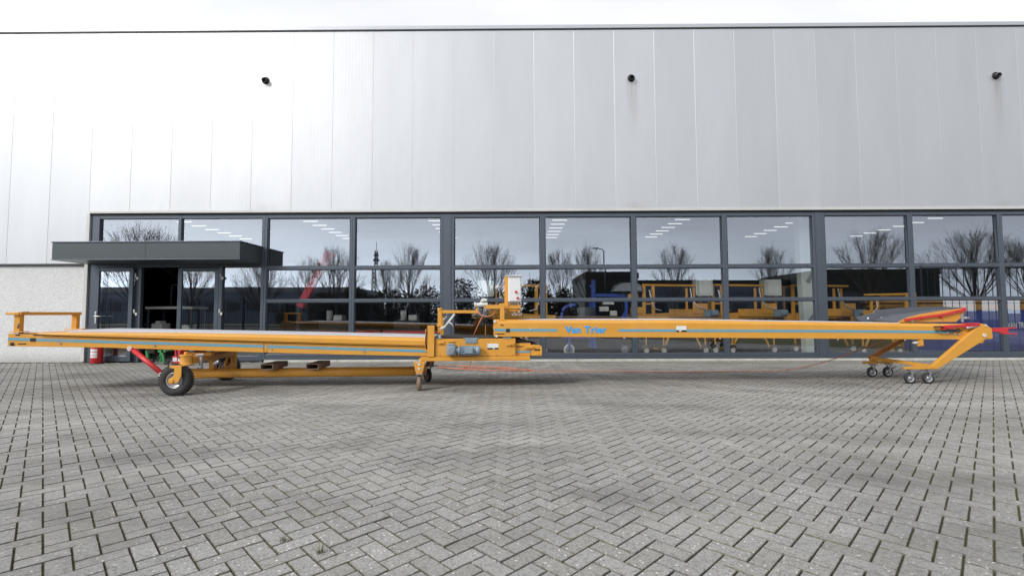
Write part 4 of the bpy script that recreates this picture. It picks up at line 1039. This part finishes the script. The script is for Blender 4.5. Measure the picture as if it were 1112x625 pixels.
tree('round',-2.2,-22,1.08,4.0,'bare round tree mirrored above the white control box')
tree('upright',5.0,-28,1.06,3.3,'left one of two bare trees mirrored above the blue machine')
tree('upright',7.6,-26,1.08,5.1,'right one of two bare trees mirrored above the blue machine')
tree('upright',16.7,-26,1.1,.7,'bare tree mirrored above the sticker on the upper conveyor')
tree('upright',27.2,-26,1.06,2.6,'bare tree mirrored just left of the pale portal column')
tree('round',33.1,-20,1.16,5.6,'dense bare tree mirrored right of the double window post at right')
tree('wide',36.9,-14,1.07,3.6,'large spreading bare tree mirrored above the red tow fork')
tree('round',62,-34,1.3,1.9,'bare tree mirrored at the right edge of the windows')

def make_bush(seed, sx, sy, h):
    rnd = random.Random(seed); lf = MB(); st = MB()
    for i in range(3600):
        while True:
            p = Vector((rnd.uniform(-1,1),rnd.uniform(-1,1),rnd.uniform(0,1)))
            rr = math.hypot(p.x,p.y); lim = (max(0.0, 1 - p.z**2.6))**.5*(.62+.38*min(1,p.z*3+.3))
            if rr < lim*(.82+.25*math.sin(5*math.atan2(p.y,p.x)+seed+p.z*4)): break
        c = Vector((p.x*sx,p.y*sy,p.z*h+.1)); a = Vector((rnd.gauss(0,1),rnd.gauss(0,1),rnd.gauss(0,1))).normalized(); b = a.orthogonal().normalized()
        s = rnd.uniform(.06,.20); lf.quad(tuple(c-a*s),tuple(c+b*s*.5),tuple(c+a*s),tuple(c-b*s*.5))
    for i in range(60):
        az = rnd.uniform(0,6.28); r1 = rnd.uniform(.2,.95); hh = h*(1-r1**2)*rnd.uniform(.9,1.2)+.3
        st.tube([(0,0,0),(math.cos(az)*r1*sx*.5,math.sin(az)*r1*sy*.5,hh*.55),(math.cos(az)*r1*sx*.9,math.sin(az)*r1*sy*.9,hh)],[.04,.025,.01],4)
    return lf, st
bp = []
for sd, sx, sy, h in ((1,3.6,1.9,4.3),(2,3.2,1.8,4.8),(3,4.2,2.0,3.9)):
    t = thing('dark_shrub','','shrub'); lf, st_ = make_bush(sd,sx,sy,h); lf.build('foliage','bush',t,fix=False); st_.build('stem','bark',t,fix=False); bp.append([t, False])
bl = [(-17,-27,0,.95,'left of the lattice mast foot'),(-13.2,-27,2,1.0,'right of the lattice mast foot'),(-9.4,-26.5,0,.98,'below the tree left of the double window post'),(-5.6,-26,1,1.0,'just left of the white control box'),(-2.0,-27,2,.95,'behind the white control box'),(2.2,-26,1,.98,'right of the white control box'),(5.2,-27,0,.85,'left of the blue machine'),(-20.5,-27.5,2,.9,'behind the red boom'),(-25.5,-29,1,.5,'beyond the sidelight pane')]
for x, y, k, s, w_ in bl:
    if not bp[k][1]: t = bp[k][0]; bp[k][1] = True
    else: t = copy_tree(bp[k][0])
    t.location = (x,y,0); t.scale = (s,s,s); t.rotation_euler = (0,0,x); t['label'] = 'dark winter shrub mirrored ' + w_; t['category'] = 'shrub'; t['group'] = 'dark shrubs across the yard'

def hall(label, x0, x1, y, h, wall, roofm, band=None, wins=()):
    t = thing('distant_hall', label, 'building', ((x0+x1)/2, y, 0)); T = lambda p: (p[0]-(x0+x1)/2, p[1]-y, p[2])
    mb = MB(T); mb.box(x0,x1,y-14,y,0,h-.7); mb.build('wall',wall,t)
    mb = MB(T); mb.box(x0-.1,x1+.1,y-14,y+.12,h-.698,h); mb.build('roof_edge',roofm,t)
    for a, b, z0, z1 in wins:
        mb = MB(T); mb.box(a,b,y+.002,y+.06,z0,z1); mb.build('window','win_far',t)
    return t
hall('low blue grey hall mirrored beyond the fence at left',-62,-21.7,-40,4.8,'clad_blue','clad_grey',None,[(-60+2.6*k,-58.2+2.6*k,1.6,2.6) for k in range(14)])
hall('dark green hall mirrored behind the street lamp',8.6,14.9,-34,6.1,'clad_dark','clad_dark',None,[(9.5,11.5,.1,3.2)])
hall('long blue grey hall with dark roof edge mirrored behind the orange conveyors',16.2,39,-39,5.5,'clad_blue','clad_dark',None,[(18+3.6*k,19.9+3.6*k,1.2,2.4) for k in range(6)])
hall('tall near black hall mirrored behind the conveyors at right',36.4,50.2,-32,6.3,'clad_dark','clad_dark',None,[(38,41,.1,3.6)])

def fence(label, x0, x1, y, h, step=.16, grp=None):
    t = thing('palisade_fence', label, 'fence', ((x0+x1)/2,y,0)); T = lambda p: (p[0]-(x0+x1)/2, p[1]-y, p[2])
    mb = MB(T); x = x0
    while x < x1:
        mb.box(x-.018,x+.018,y-.012,y+.012,.08,h-.10)
        mb.add([(x-.018,y-.012,h-.10),(x+.018,y-.012,h-.10),(x+.018,y+.012,h-.10),(x-.018,y+.012,h-.10),(x,y,h)],[(0,1,4),(1,2,4),(2,3,4),(3,0,4)])
        x += step
    mb.build('pale','fence',t,fix=False)['kind'] = 'stuff'
    mb = MB(T); mb.box(x0,x1,y+.013,y+.05,.3,.36); mb.box(x0,x1,y+.013,y+.05,h-.40,h-.34); mb.build('rail','fence',t)
    x = x0
    while x <= x1:
        mb = MB(T); mb.box(x-.04,x+.04,y+.051,y+.13,0,h-.05); mb.build('post','fence',t); x += 3.0
fence('dark palisade fence mirrored low in the left bays',-34,-3.0,-9,2.35)
fence('dark palisade fence mirrored between the orange conveyors',7.5,22.0,-9,2.9,.22)
fence('tall spiked fence mirrored below the large spreading tree',24.0,40.0,-4,4.1,.42)
lp = thing('street_lamp','tall single arm street lamp mirrored above the blue machine','street lamp',(10.4,-31,0))
mb = MB(); mb.cyl((0,0,0),(0,0,8.3),.11,.06,n=10); mb.tube([(0,0,8.2),(-.2,0,8.5),(-.7,0,8.6)],.05,8); mb.build('pole','fence',lp)
mb = MB(); mb.box(-1.3,-.65,-.14,.14,8.53,8.66); mb.build('lamp_head','fence',lp,.02)
ms = thing('lattice_mast','distant lattice telecom mast mirrored left of a bare tree','mast',(-62.4,-186,0))
mb = MB()
for sx in (-1,1):
    for sy in (-1,1): mb.bar((sx*1.0,sy*1.0,0),(sx*.5,sy*.5,29),.22,.22)
for k in range(14):
    z = k*2.05; q = 1.0-.5*z/29
    for sx in (-1,1): mb.bar((sx*q,-q,z),(-sx*q,-q,z+2.05),.16,.16); mb.bar((sx*q,q,z),(-sx*q,q,z+2.05),.16,.16)
mb.build('lattice','fence',ms)
mb = MB(); mb.box(-1.1,1.1,-1.0,1.0,24.4,25.2); mb.cyl((0,0,29),(0,0,33),.12,n=6); mb.box(-.9,.9,-.9,.9,26.6,27.2); mb.build('antenna','fence',ms)

# ------------------------------------------------------------------ weeds between the pavers
def weed(x, y, seed, label, h):
    rnd = random.Random(seed); mb = MB()
    for k in range(26):
        a = rnd.uniform(0,6.28); t = rnd.uniform(.15,.9); L = h*rnd.uniform(.5,1.1)
        d = Vector((math.cos(a)*math.sin(t),math.sin(a)*math.sin(t),math.cos(t))); s = Vector((-math.sin(a),math.cos(a),0))*.0016
        b0 = Vector((rnd.gauss(0,.008),rnd.gauss(0,.008),-.004)); m_ = b0+d*L*.55; e = b0+d*L+Vector((0,0,-L*.18))
        mb.add([tuple(b0-s),tuple(b0+s),tuple(m_+s*.8),tuple(e),tuple(m_-s*.8)],[(0,1,2,4),(4,2,3)])
    o = mb.build('weed_tuft',M['weed'],fix=False)
    o.location = (x,y,0); tag(o, label, 'weed')
M['weed'] = paint('dry_weed', (.13,.115,.045), .8, 0, .5, 30, dirtcol=(.07,.09,.03))
weed(-1.23,2.57,1,'flat reddish dry weed tuft in the joint, left one of the foreground pair',.05)
weed(-.985,2.45,2,'upright thin grass tuft in the joint, right one of the foreground pair',.085)

# ------------------------------------------------------------------ camera
yaw, pitch, roll, hcam, fpx = .006, .0531, -.00364, 1.2, 515.0
cy, sy = math.cos(yaw), math.sin(yaw); cp, sp = math.cos(pitch), math.sin(pitch); cr_, sr_ = math.cos(roll), math.sin(roll)
fwd = Vector((-sy*cp, cy*cp, sp)); rt = Vector((cy, sy, 0)); up = Vector((sy*sp, -cy*sp, cp))
r2 = rt*cr_ + up*sr_; u2 = -rt*sr_ + up*cr_
cd = bpy.data.cameras.new('camera'); cam = bpy.data.objects.new('camera', cd); col.objects.link(cam)
mw = Matrix((r2, u2, -fwd)).transposed().to_4x4(); mw.translation = (0,0,hcam); cam.matrix_world = mw
cd.sensor_width = 36; cd.sensor_fit = 'HORIZONTAL'; cd.lens = fpx/1112*36; cd.clip_end = 3000; cd.clip_start = .05
scn.camera = cam

# ------------------------------------------------------------------ daylight
S = Vector((-.62,-.55,.56)).normalized()
wd = bpy.data.worlds.new('World'); scn.world = wd; wd.use_nodes = True
t = wd.node_tree
for n in list(t.nodes): t.nodes.remove(n)
g = G(t)
out = g.n('ShaderNodeOutputWorld'); bg = g.n('ShaderNodeBackground'); g.link(bg.outputs[0], out.inputs[0])
sky = g.n('ShaderNodeTexSky', sky_type='NISHITA'); sky.sun_disc = False
sky.sun_elevation = math.asin(S.z); sky.sun_rotation = math.atan2(S.x, S.y)
sky.air_density = 1.0; sky.dust_density = 2.0
d = g.coord('Generated'); dx, dy, dz = g.sep(d)
dt = g.n('ShaderNodeVectorMath', operation='DOT_PRODUCT'); g.link(d, dt.inputs[0]); dt.inputs[1].default_value = S
glow = g.math('POWER', g.math('MAXIMUM', g.math('MULTIPLY', g.math('ADD', dt.outputs['Value'], .35), 1/1.35), 0.0), 2.2)
den = g.math('ADD', g.math('MAXIMUM', dz, 0.0), .22)
cv = g.n('ShaderNodeCombineXYZ'); g.link(g.math('DIVIDE', dx, den), cv.inputs[0]); g.link(g.math('DIVIDE', dy, den), cv.inputs[1])
cl = g.noise(cv.outputs[0], .9, 7, .55)
cl2 = g.noise(g.scale(cv.outputs[0], (.5,1.4,1)), .8, 5, .55)
front = g.ramp(dy, .15, .6)
lum = g.math('ADD', 5.0, g.math('MULTIPLY', glow, 9.6))
lum = g.math('ADD', lum, g.math('MULTIPLY', g.sep(front)[0], 5.0))
# thinner, brighter cloud low on the side away from the building
low = g.math('MULTIPLY', g.math('SUBTRACT', 1.0, g.math('DIVIDE', g.math('MAXIMUM', dz, 0.0), .30), True), g.sep(g.ramp(g.math('MULTIPLY', dy, -1.0), .1, .5))[0])
lum = g.math('MULTIPLY', lum, g.math('ADD', 1.0, g.math('MULTIPLY', low, 1.75)))
lum = g.math('MULTIPLY', lum, g.math('ADD', .74, g.math('MULTIPLY', cl, .52)))
cc = g.n('ShaderNodeCombineColor')
g.link(g.math('MULTIPLY', lum, g.math('SUBTRACT', .975, g.math('MULTIPLY', low, .10))), cc.inputs[0]); g.link(g.math('MULTIPLY', lum, .985), cc.inputs[1]); g.link(g.math('MULTIPLY', lum, g.math('ADD', 1.03, g.math('MULTIPLY', low, .07))), cc.inputs[2])
fac = g.math('ADD', .72, g.math('MULTIPLY', g.sep(g.ramp(cl2, .35, .62))[0], .26))
g.link(g.mix(fac, sky.outputs[0], cc.outputs[0]), bg.inputs[0]); bg.inputs[1].default_value = .11
sl = bpy.data.lights.new('sun','SUN'); sl.energy = 2.0; sl.angle = R(10); sl.color = (1,.965,.91)
so = bpy.data.objects.new('sun', sl); col.objects.link(so); so.rotation_euler = S.to_track_quat('Z','Y').to_euler(); so.location = S*50

scn.render.engine = 'CYCLES'
scn.view_settings.view_transform = 'Standard'; scn.view_settings.look = 'None'; scn.view_settings.exposure = 0; scn.view_settings.gamma = 1
scn.cycles.max_bounces = 10; scn.cycles.transparent_max_bounces = 12; scn.cycles.glossy_bounces = 5
scn.cycles.caustics_reflective = False; scn.cycles.caustics_refractive = False
scn.render.resolution_x = 1024; scn.render.resolution_y = 575
